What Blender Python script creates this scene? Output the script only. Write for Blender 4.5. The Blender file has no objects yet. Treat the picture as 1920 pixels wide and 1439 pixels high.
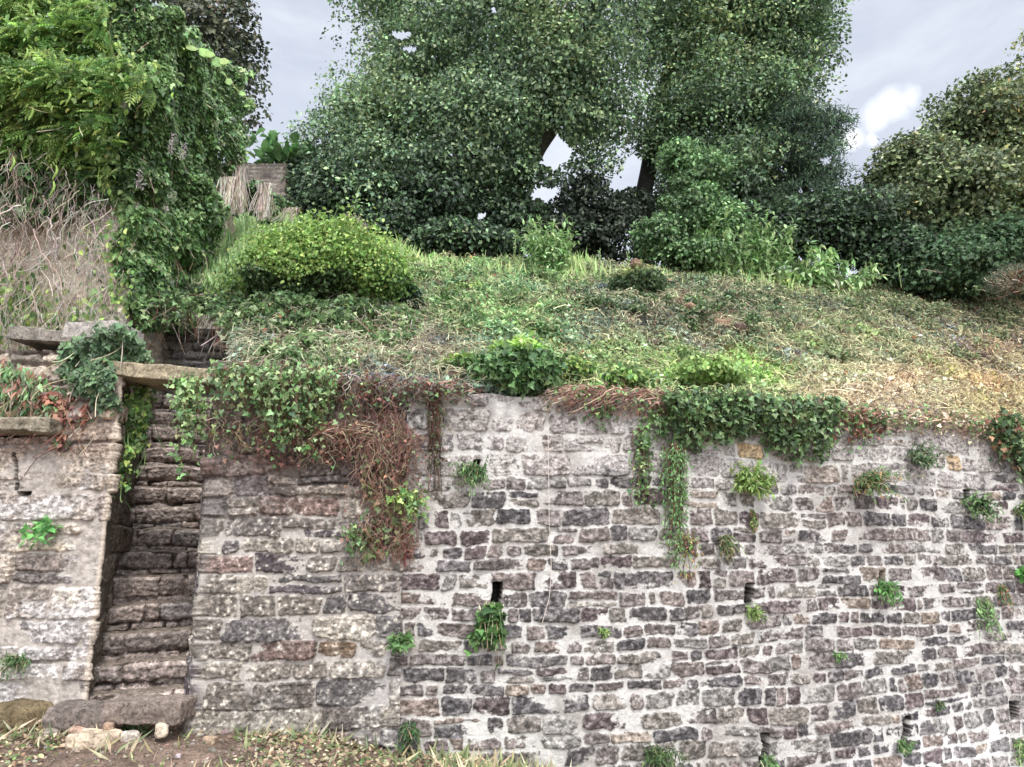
import bpy, math, random
import numpy as np

# ------------------------------------------------------------------ camera, sky, sun, exposure
sc = bpy.context.scene
COL = sc.collection
F, TH = 1387.0, math.radians(12.2)
CT, ST = math.cos(TH), math.sin(TH)
EYE = 1.6
cam_d = bpy.data.cameras.new('camera'); cam = bpy.data.objects.new('camera', cam_d); COL.objects.link(cam)
cam.location = (0, 0, EYE); cam.rotation_euler = (math.pi/2 + TH, 0, 0)
cam_d.sensor_fit = 'HORIZONTAL'; cam_d.sensor_width = 36; cam_d.lens = 36*F/1920
cam_d.clip_start = 0.05; cam_d.clip_end = 500
sc.camera = cam

SUN_EL, SUN_AZ = math.radians(52), math.radians(162)     # azimuth clockwise from +Y: behind the camera, a little to the right
world = bpy.data.worlds.new('World'); sc.world = world; world.use_nodes = True
nt = world.node_tree; nt.nodes.clear()
def N(t, **k):
    n = nt.nodes.new(t)
    for a, b in k.items(): setattr(n, a, b)
    return n
sky = N('ShaderNodeTexSky'); sky.sky_type = 'NISHITA'; sky.sun_disc = False
sky.sun_elevation = SUN_EL; sky.sun_rotation = SUN_AZ
tc = N('ShaderNodeTexCoord')
nz = N('ShaderNodeTexNoise'); nz.inputs['Scale'].default_value = 2.3; nz.inputs['Detail'].default_value = 7; nz.inputs['Roughness'].default_value = .55
nz.inputs['Distortion'].default_value = .4
mp = N('ShaderNodeMapping'); mp.inputs['Scale'].default_value = (1, 1, 2.2); mp.inputs['Location'].default_value = (.3, .1, 0)
nt.links.new(tc.outputs['Generated'], mp.inputs[0]); nt.links.new(mp.outputs[0], nz.inputs['Vector'])
rp = N('ShaderNodeValToRGB'); e = rp.color_ramp.elements
e[0].position = .36; e[0].color = (.32, .35, .43, 1); e[1].position = .66; e[1].color = (.62, .65, .70, 1)
m1 = e = rp.color_ramp.elements.new(.5); e.color = (.44, .475, .55, 1)
nt.links.new(nz.outputs[0], rp.inputs[0])
sep = N('ShaderNodeSeparateXYZ'); nt.links.new(tc.outputs['Generated'], sep.inputs[0])
def math_(op, a, b=None, clamp=False):
    n = N('ShaderNodeMath', operation=op, use_clamp=clamp)
    for i, x in enumerate((a, b)):
        if x is None: continue
        if isinstance(x, (int, float)): n.inputs[i].default_value = x
        else: nt.links.new(x, n.inputs[i])
    return n.outputs[0]
def ray(px, py):
    px = np.asarray(px, float); py = np.asarray(py, float)
    u = (px-960)/F; v = (719.5-py)/F
    return u, CT - v*ST, ST + v*CT
def cloud_blob(px, py, wide, rag):
    """a bright break in the cloud in a fixed direction of the sky"""
    d = np.array([float(q) for q in ray(px, py)]); d /= np.linalg.norm(d)
    cx = N('ShaderNodeCombineXYZ')
    for i in range(3): cx.inputs[i].default_value = d[i]
    n3 = N('ShaderNodeTexNoise'); n3.inputs['Scale'].default_value = 16; n3.inputs['Detail'].default_value = 6
    nt.links.new(tc.outputs['Generated'], n3.inputs['Vector'])
    vm = N('ShaderNodeVectorMath', operation='DISTANCE'); nt.links.new(tc.outputs['Generated'], vm.inputs[0]); nt.links.new(cx.outputs[0], vm.inputs[1])
    t = math_('ADD', vm.outputs['Value'], math_('MULTIPLY', math_('SUBTRACT', n3.outputs[0], .5), rag))
    return math_('DIVIDE', math_('SUBTRACT', wide, t), wide*1.3, True)
blobs = None
for b in ((1650, 217, .022, .05), (1678, 202, .025, .05), (1708, 186, .019, .05), (1750, 165, .010, .07), (1596, 258, .015, .07), (1640, 265, .010, .07)):
    q = cloud_blob(*b); blobs = q if blobs is None else math_('MAXIMUM', blobs, q)
def mixc(f, a, b):
    n = N('ShaderNodeMixRGB')
    for i, x in zip((0, 1, 2), (f, a, b)):
        if isinstance(x, (int, float)): n.inputs[i].default_value = x
        elif isinstance(x, tuple): n.inputs[i].default_value = x
        else: nt.links.new(x, n.inputs[i])
    return n.outputs[0]
low = math_('MULTIPLY', math_('SUBTRACT', .50, sep.outputs[2], True), 2.6, True)      # brighter towards the horizon
c = mixc(low, rp.outputs[0], (.72, .75, .81, 1))
c = mixc(blobs, c, (1.0, 1.0, 1.02, 1))
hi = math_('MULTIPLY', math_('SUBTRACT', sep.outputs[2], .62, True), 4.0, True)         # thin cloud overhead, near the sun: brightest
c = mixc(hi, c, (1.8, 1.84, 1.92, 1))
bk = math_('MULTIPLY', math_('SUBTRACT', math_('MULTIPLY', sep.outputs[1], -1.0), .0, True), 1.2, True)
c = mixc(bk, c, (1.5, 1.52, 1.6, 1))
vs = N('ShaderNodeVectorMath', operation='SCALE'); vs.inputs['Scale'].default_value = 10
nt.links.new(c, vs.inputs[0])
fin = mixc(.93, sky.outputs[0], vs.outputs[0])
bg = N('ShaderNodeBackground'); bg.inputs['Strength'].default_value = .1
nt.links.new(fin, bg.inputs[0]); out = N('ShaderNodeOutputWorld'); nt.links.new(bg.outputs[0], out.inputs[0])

sl = bpy.data.lights.new('sun', 'SUN'); sl.energy = 1.5; sl.angle = math.radians(10); sl.color = (1, .965, .9)
so = bpy.data.objects.new('sun', sl); COL.objects.link(so)
so.rotation_euler = (math.pi/2 - SUN_EL, 0, math.pi - SUN_AZ)
sc.view_settings.view_transform = 'Standard'; sc.view_settings.look = 'None'; sc.view_settings.exposure = 0.72
sc.view_settings.gamma = 1
sc.cycles.max_bounces = 5; sc.cycles.diffuse_bounces = 3; sc.cycles.glossy_bounces = 2; sc.cycles.transmission_bounces = 3
sc.cycles.transparent_max_bounces = 4; sc.cycles.use_denoising = True
sc.cycles.caustics_reflective = False; sc.cycles.caustics_refractive = False

# ------------------------------------------------------------------ maths helpers
def rng(s): return np.random.default_rng(s)
def ratio(py):
    u, y, z = ray(960, py); return z/y
def P(px, py, Y):
    u, y, z = ray(px, py); return np.array([u/y*Y, Y, EYE + z/y*Y])
def proj(X, Y, Z):
    zc = Y*CT + (Z-EYE)*ST; yc = -Y*ST + (Z-EYE)*CT
    return 960 + F*X/zc, 719.5 - F*yc/zc
def _h(ix, iy, iz, seed):
    n = (ix.astype(np.int64)*374761393 + iy.astype(np.int64)*668265263 + iz.astype(np.int64)*2147483647 + seed*144269504) & 0xffffffff
    n = ((n ^ (n >> 13))*1274126177) & 0xffffffff
    n = ((n ^ (n >> 16))*2246822519) & 0xffffffff
    return ((n ^ (n >> 15)) & 0xffffff)/float(0xffffff)*2 - 1
def vn(x, y, seed=0):
    x = np.asarray(x, float); y = np.asarray(y, float)
    ix = np.floor(x); iy = np.floor(y); fx = x-ix; fy = y-iy; z = np.zeros_like(ix)
    fx = fx*fx*(3-2*fx); fy = fy*fy*(3-2*fy)
    a = _h(ix, iy, z, seed); b = _h(ix+1, iy, z, seed); c_ = _h(ix, iy+1, z, seed); d = _h(ix+1, iy+1, z, seed)
    return (a*(1-fx)+b*fx)*(1-fy) + (c_*(1-fx)+d*fx)*fy
def fbm(x, y, seed=0, o=4, g=.5):
    t = 0; a = 1; s = 0
    for i in range(o):
        t = t + a*vn(x, y, seed+i*17); s += a; a *= g; x = x*2.03+3.1; y = y*2.03+1.7
    return t/s*1.5
def vn3(p, sc_, seed=0):
    """cheap 3-D noise out of three 2-D slices"""
    q = p*sc_
    return (vn(q[..., 0]+q[..., 2]*.37, q[..., 1], seed)+vn(q[..., 1]-q[..., 0]*.21, q[..., 2], seed+1)+vn(q[..., 2], q[..., 0]+q[..., 1]*.31, seed+2))/1.7
def ss(x, a, b):
    t = np.clip((x-a)/(b-a), 0, 1); return t*t*(3-2*t)
def nrm(v): return v/np.maximum(np.linalg.norm(v, axis=-1, keepdims=True), 1e-9)
def lin(c_):
    c_ = np.asarray(c_, float)/255.; return np.where(c_ <= .04045, c_/12.92, ((c_+.055)/1.055)**2.4)
def idw(px, py, tab, p=3, sy=1.8):
    tab = np.asarray(tab, float); w = 0; s = 0
    for r in tab:
        k = 1./((px-r[0])**2 + ((py-r[1])*sy)**2 + 300.)**(p/2)
        w = w + k; s = s + k[..., None]*r[2:]
    return s/w[..., None]

# ------------------------------------------------------------------ object helpers
def mesh_obj(name, V, faces, mat, parent=None, col=None, smooth=True):
    """faces: list of int arrays (n,k)"""
    me = bpy.data.meshes.new(name)
    V = np.ascontiguousarray(V, dtype=np.float32)
    me.vertices.add(len(V)); me.vertices.foreach_set('co', V.ravel())
    faces = [np.asarray(f, dtype=np.int32) for f in faces if len(f)]
    idx = np.concatenate([f.ravel() for f in faces]); tot = np.concatenate([np.full(len(f), f.shape[1], np.int32) for f in faces])
    start = np.concatenate([[0], np.cumsum(tot)[:-1]]).astype(np.int32)
    me.loops.add(len(idx)); me.loops.foreach_set('vertex_index', idx)
    me.polygons.add(len(tot)); me.polygons.foreach_set('loop_start', start); me.polygons.foreach_set('loop_total', tot)
    me.polygons.foreach_set('use_smooth', np.full(len(tot), smooth, bool))
    me.update(calc_edges=True)
    if col is not None:
        a = me.color_attributes.new('Col', 'FLOAT_COLOR', 'POINT')
        c4 = np.ones((len(V), 4), np.float32); c4[:, :col.shape[1]] = np.clip(col, 0, 1); a.data.foreach_set('color', c4.ravel())
    me.materials.append(mat)
    o = bpy.data.objects.new(name, me); COL.objects.link(o)
    if parent is not None:
        o.parent = parent; o.matrix_parent_inverse = parent.matrix_world.inverted() if False else o.matrix_parent_inverse
        o.location = tuple(-np.array(parent.location))      # mesh coordinates are world coordinates
    return o
def tag(o, label=None, cat=None, group=None, kind=None):
    if label: o['label'] = label
    if cat: o['category'] = cat
    if group: o['group'] = group
    if kind: o['kind'] = kind
    return o
def thing(name, loc, label, cat, group=None):
    o = bpy.data.objects.new(name, None); COL.objects.link(o); o.location = tuple(float(q) for q in loc); o.empty_display_size = .1
    return tag(o, label, cat, group)

class Bag:
    """collects vertices, faces and colours into one mesh"""
    def __init__(s): s.V = []; s.F = {}; s.C = []; s.n = 0
    def add(s, V, faces, C):
        V = np.asarray(V, float).reshape(-1, 3); C = np.broadcast_to(np.asarray(C, float), V.shape)
        for f in faces:
            f = np.asarray(f)
            if len(f): s.F.setdefault(f.shape[1], []).append(f + s.n)
        s.V.append(V); s.C.append(C); s.n += len(V)
        return s
    def build(s, name, mat, parent=None, smooth=True):
        if not s.V: return None
        return mesh_obj(name, np.concatenate(s.V), [np.concatenate(v) for v in s.F.values()], mat, parent, np.concatenate(s.C), smooth)

# leaf templates: (verts [side, along, normal], faces)
def tmpl(kind):
    if kind == 'diamond': return np.array([[0, 0, 0], [.34, .45, .05], [0, 1, -.06], [-.34, .45, .05]]), np.array([[0, 1, 2, 3]])
    if kind == 'oval': return np.array([[0, 0, 0], [.3, .3, .08], [.27, .65, .07], [0, 1, -.08], [-.27, .65, .07], [-.3, .3, .08], [0, .5, -.02]]), np.array([[0, 1, 2, 6], [6, 2, 3, 4], [0, 6, 4, 5]])
    if kind == 'blade': return np.array([[0, 0, 0], [.1, .35, .03], [0, 1, -.2], [-.1, .35, .03]]), np.array([[0, 1, 2, 3]])
    if kind == 'nettle': return np.array([[0, 0, 0], [.17, .3, .05], [.12, .65, -.03], [0, 1, -.18], [-.12, .65, -.03], [-.17, .3, .05]]), np.array([[0, 1, 2, 5], [5, 2, 3, 4]])
    if kind == 'ivy': return np.array([[0, .12, 0], [.3, -.05, .03], [.52, .28, .0], [.28, .48, .05], [.16, .8, .03], [0, 1.05, -.08], [-.16, .8, .03], [-.28, .48, .05], [-.52, .28, 0], [-.3, -.05, .03], [0, .45, -.03]]), \
        np.array([[0, 1, 2, 10], [10, 2, 3, 4], [10, 4, 5, 6], [10, 6, 7, 8], [10, 8, 9, 0]])
    if kind == 'broad':
        a = np.linspace(0, 2*np.pi, 11)[:-1]; r = np.where(np.arange(10) % 2 == 0, .55, .47)
        v = np.stack([np.sin(a)*r, .5-np.cos(a)*r, .06*np.cos(2*a)], 1); v = np.concatenate([v, [[0, .5, -.05]]])
        return v, np.array([[10, i, (i+1) % 10] for i in range(10)])
    if kind == 'pinnate':       # a wisteria leaf: rachis with paired leaflets
        V = []; Fc = []
        V += [[-.01, 0, 0], [.01, 0, 0], [.006, 1, -.25], [-.006, 1, -.25]]; Fc.append([0, 1, 2, 3])
        for k in range(6):
            y = .18+.145*k; z = -.25*y*y
            for s_ in (-1, 1):
                b = len(V); l = .34*(1-.35*abs(k-2.5)/2.5)
                V += [[0, y, z], [s_*l*.5+0*.02, y+.02, z-.0], [s_*l, y+.22, z-.12], [s_*l*.42, y+.14, z+.01]]
                Fc.append([b, b+1, b+2, b+3])
        b = len(V); V += [[0, 1, -.25], [.05, 1.12, -.28], [0, 1.3, -.36], [-.05, 1.12, -.28]]; Fc.append([b, b+1, b+2, b+3])
        return np.array(V, float), np.array(Fc)
def leaves(bag, pos, nor, tip, size, color, kind='diamond', width=1.0):
    """pos, nor, tip (n,3); size (n,); color (n,3)"""
    n = len(pos)
    if n == 0: return
    T, Fc = tmpl(kind); k = len(T)
    tip = nrm(tip); side = nrm(np.cross(tip, nor)); nn = np.cross(side, tip)
    s = np.broadcast_to(np.asarray(size, float), (n,))[:, None, None]
    V = pos[:, None, :] + s*(width*T[None, :, 0, None]*side[:, None, :] + T[None, :, 1, None]*tip[:, None, :] + T[None, :, 2, None]*nn[:, None, :])
    fc = (Fc[None] + (np.arange(n)*k)[:, None, None]).reshape(-1, Fc.shape[1])
    c_ = np.repeat(np.broadcast_to(color, (n, 3))[:, None, :], k, 1)
    bag.add(V.reshape(-1, 3), [fc], c_.reshape(-1, 3))
def tubes(bag, Pp, R, color, m=3):
    """Pp (n,k,3), R (n,k) or scalar"""
    Pp = np.asarray(Pp, float)
    if Pp.ndim == 2: Pp = Pp[None]
    n, k, _ = Pp.shape
    if n == 0: return
    R = np.broadcast_to(np.asarray(R, float), (n, k))
    t = nrm(np.gradient(Pp, axis=1)); ref = np.where(np.abs(t[:, :1, 2:3]) > .8, np.array([[[1., .2, 0]]]), np.array([[[0, .1, 1.]]]))
    a = nrm(np.cross(t, np.broadcast_to(ref, t.shape))); b = np.cross(t, a)
    ang = np.arange(m)*2*np.pi/m
    V = Pp[:, :, None, :] + R[:, :, None, None]*(np.cos(ang)[None, None, :, None]*a[:, :, None, :] + np.sin(ang)[None, None, :, None]*b[:, :, None, :])
    i = np.arange(k-1)[:, None]; j = np.arange(m)[None, :]; j2 = (j+1) % m
    q = np.stack([i*m+j, i*m+j2, (i+1)*m+j2, (i+1)*m+j], -1).reshape(-1, 4)
    fc = (q[None]+(np.arange(n)*k*m)[:, None, None]).reshape(-1, 4)
    color = np.asarray(color, float)
    if color.ndim == 2: color = np.repeat(color[:, None, :], k*m, 1).reshape(-1, 3)
    bag.add(V.reshape(-1, 3), [fc], color)
def pick(r, pal, n, var=.2):
    """random colours out of an sRGB palette, with brightness variation"""
    pal = lin(np.array(pal)); g_ = pal.mean(1, keepdims=True); pal = g_+(pal-g_)*.76; c_ = pal[r.integers(0, len(pal), n)]
    return c_*np.exp(r.normal(0, var, (n, 1)))*np.exp(r.normal(0, var*.35, (n, 3)))
def rdir(r, n): return nrm(r.normal(0, 1, (n, 3)))

# ------------------------------------------------------------------ materials
def mat_base(name):
    m = bpy.data.materials.new(name); m.use_nodes = True; m.node_tree.nodes.clear(); return m, m.node_tree
def leaf_mat(name, rough=.45, spec=.5, trans=.25, cvar=.25, scale=25, gain=1.):
    m, t = mat_base(name); n = t.nodes; l = t.links
    o = n.new('ShaderNodeOutputMaterial'); p = n.new('ShaderNodeBsdfPrincipled'); at = n.new('ShaderNodeAttribute'); at.attribute_name = 'Col'
    tcn = n.new('ShaderNodeTexCoord'); no = n.new('ShaderNodeTexNoise'); no.inputs['Scale'].default_value = scale; no.inputs['Detail'].default_value = 2
    l.new(tcn.outputs['Object'], no.inputs['Vector'])
    mr = n.new('ShaderNodeMapRange'); mr.inputs[1].default_value = .3; mr.inputs[2].default_value = .7; mr.inputs[3].default_value = (1-cvar)*gain; mr.inputs[4].default_value = (1+cvar)*gain; l.new(no.outputs[0], mr.inputs[0])
    vm_ = n.new('ShaderNodeVectorMath'); vm_.operation = 'SCALE'; l.new(at.outputs['Color'], vm_.inputs[0]); l.new(mr.outputs[0], vm_.inputs['Scale'])
    l.new(vm_.outputs[0], p.inputs['Base Color']); p.inputs['Roughness'].default_value = rough; p.inputs['Specular IOR Level'].default_value = spec
    if trans > 0:
        tr = n.new('ShaderNodeBsdfTranslucent'); mx = n.new('ShaderNodeMixShader'); mx.inputs[0].default_value = trans
        l.new(vm_.outputs[0], tr.inputs[0]); l.new(p.outputs[0], mx.inputs[1]); l.new(tr.outputs[0], mx.inputs[2]); l.new(mx.outputs[0], o.inputs[0])
    else: l.new(p.outputs[0], o.inputs[0])
    return m
def stone_mat(name, s1=18, s2=90, cv=.35, bump=.5, dist=.006, rough=.9, speck=.25, pits=.55):
    m, t = mat_base(name); n = t.nodes; l = t.links
    o = n.new('ShaderNodeOutputMaterial'); p = n.new('ShaderNodeBsdfPrincipled'); at = n.new('ShaderNodeAttribute'); at.attribute_name = 'Col'
    tcn = n.new('ShaderNodeTexCoord')
    def noise(s, d=5, r_=.65):
        q = n.new('ShaderNodeTexNoise'); q.inputs['Scale'].default_value = s; q.inputs['Detail'].default_value = d; q.inputs['Roughness'].default_value = r_
        l.new(tcn.outputs['Object'], q.inputs['Vector']); return q.outputs[0]
    a = noise(s1); b = noise(s2, 3); 
    mr = n.new('ShaderNodeMapRange'); mr.inputs[1].default_value = .25; mr.inputs[2].default_value = .75; mr.inputs[3].default_value = 1-cv; mr.inputs[4].default_value = 1+cv; l.new(a, mr.inputs[0])
    mr2 = n.new('ShaderNodeMapRange'); mr2.inputs[1].default_value = .3; mr2.inputs[2].default_value = .7; mr2.inputs[3].default_value = 1-speck; mr2.inputs[4].default_value = 1+speck; l.new(b, mr2.inputs[0])
    mu = n.new('ShaderNodeMath'); mu.operation = 'MULTIPLY'; l.new(mr.outputs[0], mu.inputs[0]); l.new(mr2.outputs[0], mu.inputs[1])
    pit = n.new('ShaderNodeMapRange'); pit.inputs[1].default_value = .36; pit.inputs[2].default_value = .44; pit.inputs[3].default_value = pits; pit.inputs[4].default_value = 1; l.new(noise(s2*.75, 2), pit.inputs[0])
    mu2 = n.new('ShaderNodeMath'); mu2.operation = 'MULTIPLY'; l.new(mu.outputs[0], mu2.inputs[0]); l.new(pit.outputs[0], mu2.inputs[1])
    lp_ = n.new('ShaderNodeMapRange'); lp_.inputs[3].default_value = 1; l.new(at.outputs['Alpha'], lp_.inputs[0]); l.new(mu2.outputs[0], lp_.inputs[4])
    vm_ = n.new('ShaderNodeVectorMath'); vm_.operation = 'SCALE'; l.new(at.outputs['Color'], vm_.inputs[0]); l.new(lp_.outputs[0], vm_.inputs['Scale'])
    l.new(vm_.outputs[0], p.inputs['Base Color']); p.inputs['Roughness'].default_value = rough; p.inputs['Specular IOR Level'].default_value = .25
    ad = n.new('ShaderNodeMath'); ad.operation = 'ADD'; l.new(a, ad.inputs[0]); l.new(b, ad.inputs[1])
    bp = n.new('ShaderNodeBump'); bp.inputs['Strength'].default_value = bump; bp.inputs['Distance'].default_value = dist*2; l.new(ad.outputs[0], bp.inputs['Height']); l.new(bp.outputs[0], p.inputs['Normal'])
    l.new(p.outputs[0], o.inputs[0]); return m
M_ivy = leaf_mat('ivy_leaf', .42, .45, .2, .25, 14, 1.6)
M_leaf = leaf_mat('soft_leaf', .55, .35, .3, .25, 14, 1.2)
M_tree = leaf_mat('tree_leaf', .5, .45, .22, .4, 2.2, 1.8)
M_stem = leaf_mat('stem', .8, .2, 0, .3, 12)
M_bark = stone_mat('bark', 9, 40, .4, .8, .02, .95)
M_stone = stone_mat('masonry', 22, 50, .5, .6, .007, .92, .32)
M_soil = stone_mat('soil', 5, 45, .45, .8, .02, 1, .4)
M_cord = leaf_mat('cord', .6, .3, 0, .05)

# ------------------------------------------------------------------ plan of the place
def smooth_path(pts, step, sm=.0):
    pts = np.array(pts, float); d = np.r_[0, np.cumsum(np.linalg.norm(np.diff(pts, axis=0), axis=1))]
    s = np.arange(0, d[-1]+1e-6, step); x = np.interp(s, d, pts[:, 0]); y = np.interp(s, d, pts[:, 1])
    if sm > 0:
        k = max(3, int(sm/step) | 1); ker = np.hanning(k+2)[1:-1]; ker /= ker.sum(); h = k//2
        def cv(a):
            e0 = a[0]+(np.arange(-h, 0))*(a[1]-a[0]); e1 = a[-1]+np.arange(1, h+1)*(a[-1]-a[-2])
            return np.convolve(np.r_[e0, a, e1], ker, 'valid')
        x, y = cv(x), cv(y)
    return np.stack([x, y], 1)
A = math.radians(22); SD = np.array([-math.sin(A), math.cos(A)])        # direction the stair climbs
CL, CR = np.array([-3.43, 6.35]), np.array([-2.59, 6.35])                 # corners of the stair slot
FRONT = [(-2.59, 6.35), (-.9, 6.33), (.3, 6.47), (2., 6.95), (3.8, 7.6), (5.7, 8.3), (8.6, 9.5)]
fp = smooth_path([(-9, 6.35)]+FRONT, .05, .9)
def Yw(X): return np.interp(X, fp[:, 0], fp[:, 1])
TOP_PX = [0, 385, 600, 760, 850, 1000, 1150, 1300, 1500, 1650, 1750, 1850, 1920, 2300]
TOP_PY = [715, 716, 716, 730, 738, 742, 747, 757, 768, 778, 786, 803, 818, 860]
CREST_PX = [200, 300, 450, 560, 700, 800, 1000, 1180, 1300, 1500, 1650, 1900, 2400]
CREST_PY = [440, 430, 425, 440, 478, 500, 508, 505, 520, 542, 540, 548, 560]
def zof(X, Y, tabx, taby, it=4):
    z = np.full(np.shape(X), 3.)
    for _ in range(it):
        px, _py = proj(X, Y, z); z = EYE + Y*ratio(np.interp(px, tabx, taby))
    return z
def ztop(X, Y): return zof(X, Y, TOP_PX, TOP_PY)
DEPTH = 6.4
def hill(X, Y, rough=True):
    X = np.asarray(X, float); Y = np.asarray(Y, float); s = Y - Yw(X)
    q = np.clip(s/DEPTH, 0, 1); g = np.interp(q, [0, .1, .3, .45, .7, .9, 1], [0, .09, .33, .52, .8, .96, 1])
    z = np.full(X.shape, 4.)
    for _ in range(4):
        px, _p = proj(X, Y, z); py = np.interp(px, TOP_PX, TOP_PY)*(1-g)+np.interp(px, CREST_PX, CREST_PY)*g
        z = EYE + Y*ratio(py)
    zc_over = np.maximum(s-DEPTH, 0)
    Yc = Yw(X)+DEPTH
    zc = zof(X, Yc, CREST_PX, CREST_PY)
    z = np.where(s > DEPTH, zc + .45*(1-np.exp(-zc_over/3.)), z)
    if rough:
        f = ss(s, .0, .6)
        z = z + f*(.13*fbm(X*1.1, Y*1.1, 5, 3) + .085*fbm(X*3.4, Y*3.4, 9, 3) - .13*ss(fbm(X*1.9, Y*3.0, 19, 3), .3, .65))
        z = z + .28*np.exp(-(((X-1.6)/2.2)**2+((s-3.4)/.55)**2)) - .15*np.exp(-(((X-2.2)/2.)**2+((s-2.2)/.45)**2))*f
    return z
def on_wall(px, py):
    u, y, z = ray(px, py); r = u/y; rr = fp[:, 0]/fp[:, 1]
    X = np.interp(r, rr, fp[:, 0]); Y = np.interp(r, rr, fp[:, 1]); return np.stack([X, Y, EYE+Y*z/y], -1)
def wall_n(px, py):
    p = on_wall(px, py); X = p[..., 0]; d = (Yw(X+.05)-Yw(X-.05))/.1
    return nrm(np.stack([d, -np.ones_like(d), np.zeros_like(d)], -1))
def on_hill(px, py):
    px = np.asarray(px, float); u, y, z = ray(px, py); best = np.full(px.shape, 6.4); hit = np.zeros(px.shape, bool)
    for Yt in np.arange(6.3, 20, .06):
        X = u/y*Yt; Z = EYE+z/y*Yt; ok = (~hit) & (Yt > Yw(X)) & (Z < hill(X, np.full(px.shape, Yt)))
        best = np.where(ok, Yt, best); hit |= ok
    best = np.where(hit, best, 13.)
    return np.stack([u/y*best, best, EYE+z/y*best], -1)
def ground_z(X, Y):
    b = np.interp(X, [-9, -3.5, -1.5, -.3, 1.5, 6, 12], [.32, .16, .10, -.10, -.42, -.5, -.5])
    w = ss(Y, 2.5, 6.2)
    return b*w + (1-w)*(-.02) + .03*fbm(X*1.3, Y*1.3, 31, 3)

# ------------------------------------------------------------------ masonry
def course_bounds(r, z0, z1, lo, hi):
    b = [z0]
    while b[-1] < z1: b.append(b[-1]+r.uniform(lo, hi))
    return np.array(b)
def masonry(U, Z, st, seed):
    """relief and cell data of rubble masonry at wall coordinates (U along, Z up)"""
    r = rng(seed); wz = st.get('warp', .035)
    Zw = Z + wz*vn(U*.8, Z*1.1, seed+1) + .014*vn(U*3.7, Z*4, seed+2) + .006*vn(U*11, Z*12, seed+3)
    Uw = U + .03*vn(U*3, Z*5, seed+4) + .008*vn(U*14, Z*14, seed+5)
    cb = st['cb'] if 'cb' in st else course_bounds(r, Z.min()-.3, Z.max()+.3, *st['ch'])
    ci = np.clip(np.searchsorted(cb, Zw)-1, 0, len(cb)-2)
    cx = np.zeros_like(U); cz = np.zeros_like(U); hw = np.ones_like(U)*.1; hh = np.ones_like(U)*.1; sid = np.zeros(U.shape, np.int64)
    base = 0
    for c_ in range(len(cb)-1):
        k = ci == c_
        h = (cb[c_+1]-cb[c_])
        w = []; x = U.min()-.5-r.uniform(0, .3)
        while x < U.max()+.5:
            w.append(x); x += np.clip(r.lognormal(math.log(st['w']), st.get('ws', .4)), st['w']*.38, st['w']*2.3)*(.6+.4*h/np.mean(st['ch'] if 'ch' in st else [h]))
        w.append(x); w = np.array(w)
        if not k.any(): base += 3*len(w); continue
        u = Uw[k]; si = np.clip(np.searchsorted(w, u)-1, 0, len(w)-2)
        a = w[si]; b = w[si+1]; zc = np.full(u.shape, (cb[c_]+cb[c_+1])/2); H2 = np.full(u.shape, h/2)
        sp = (r.random(len(w)) < st.get('split', .14)) & (h > .13)
        fr = r.uniform(.35, .65, len(w)); s = sp[si]; cut = cb[c_]+h*fr[si]; up = Zw[k] > cut
        zl = np.where(s & up, cut, cb[c_]); zh = np.where(s & ~up, cut, cb[c_+1]); zc = (zl+zh)/2; H2 = (zh-zl)/2
        cx[k] = (a+b)/2; hw[k] = (b-a)/2; cz[k] = zc; hh[k] = H2; sid[k] = base + si*3 + np.where(s, 1+up, 0)
        base += 3*len(w)
    rt = r.random((base+5, 8)); R = rt[sid]
    g = st['gap']*(.55+.9*R[..., 0]); gz = st['gap']*(.5+.8*R[..., 1])*st.get('gapz', 1)
    px = np.abs(Uw-cx+(R[..., 2]-.5)*.01); pz = np.abs(Zw-cz+(R[..., 3]-.5)*.012)
    # corners cut at an angle as well as rounded
    rad = np.minimum(hw, hh)*(.12+.5*R[..., 4])
    qx = px-(hw-g-rad); qz = pz-(hh-gz-rad)
    d = np.hypot(np.maximum(qx, 0), np.maximum(qz, 0)) + np.minimum(np.maximum(qx, qz), 0) - rad
    d = d + .010*vn(U*9, Z*13, seed+7) + .007*vn(U*24, Z*28, seed+8) + .004*vn(U*70, Z*70, seed+9)
    s = np.clip(-d/st.get('edge', .022), 0, 1); s = s*(2-s)
    tilt = (R[..., 5]-.5)*.25*(Uw-cx) + (R[..., 6]-.5)*.35*(Zw-cz)
    stratum = .5*vn(U*5, Z*42, seed+12)+.5*vn(U*14, Z*60, seed+14)
    rough = .6*fbm(U*18, Z*28, seed+10, 4, .65) + .45*stratum + .35*vn(U*75, Z*80, seed+16)
    hs = st['relief']*(s*(.55+.75*R[..., 7])) + tilt*s + st.get('rough', .008)*rough*s
    hm = st.get('mort', .012) + st.get('mrough', .006)*fbm(U*13, Z*13, seed+20, 3)
    return hs, hm, s, R, d, sid
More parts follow.
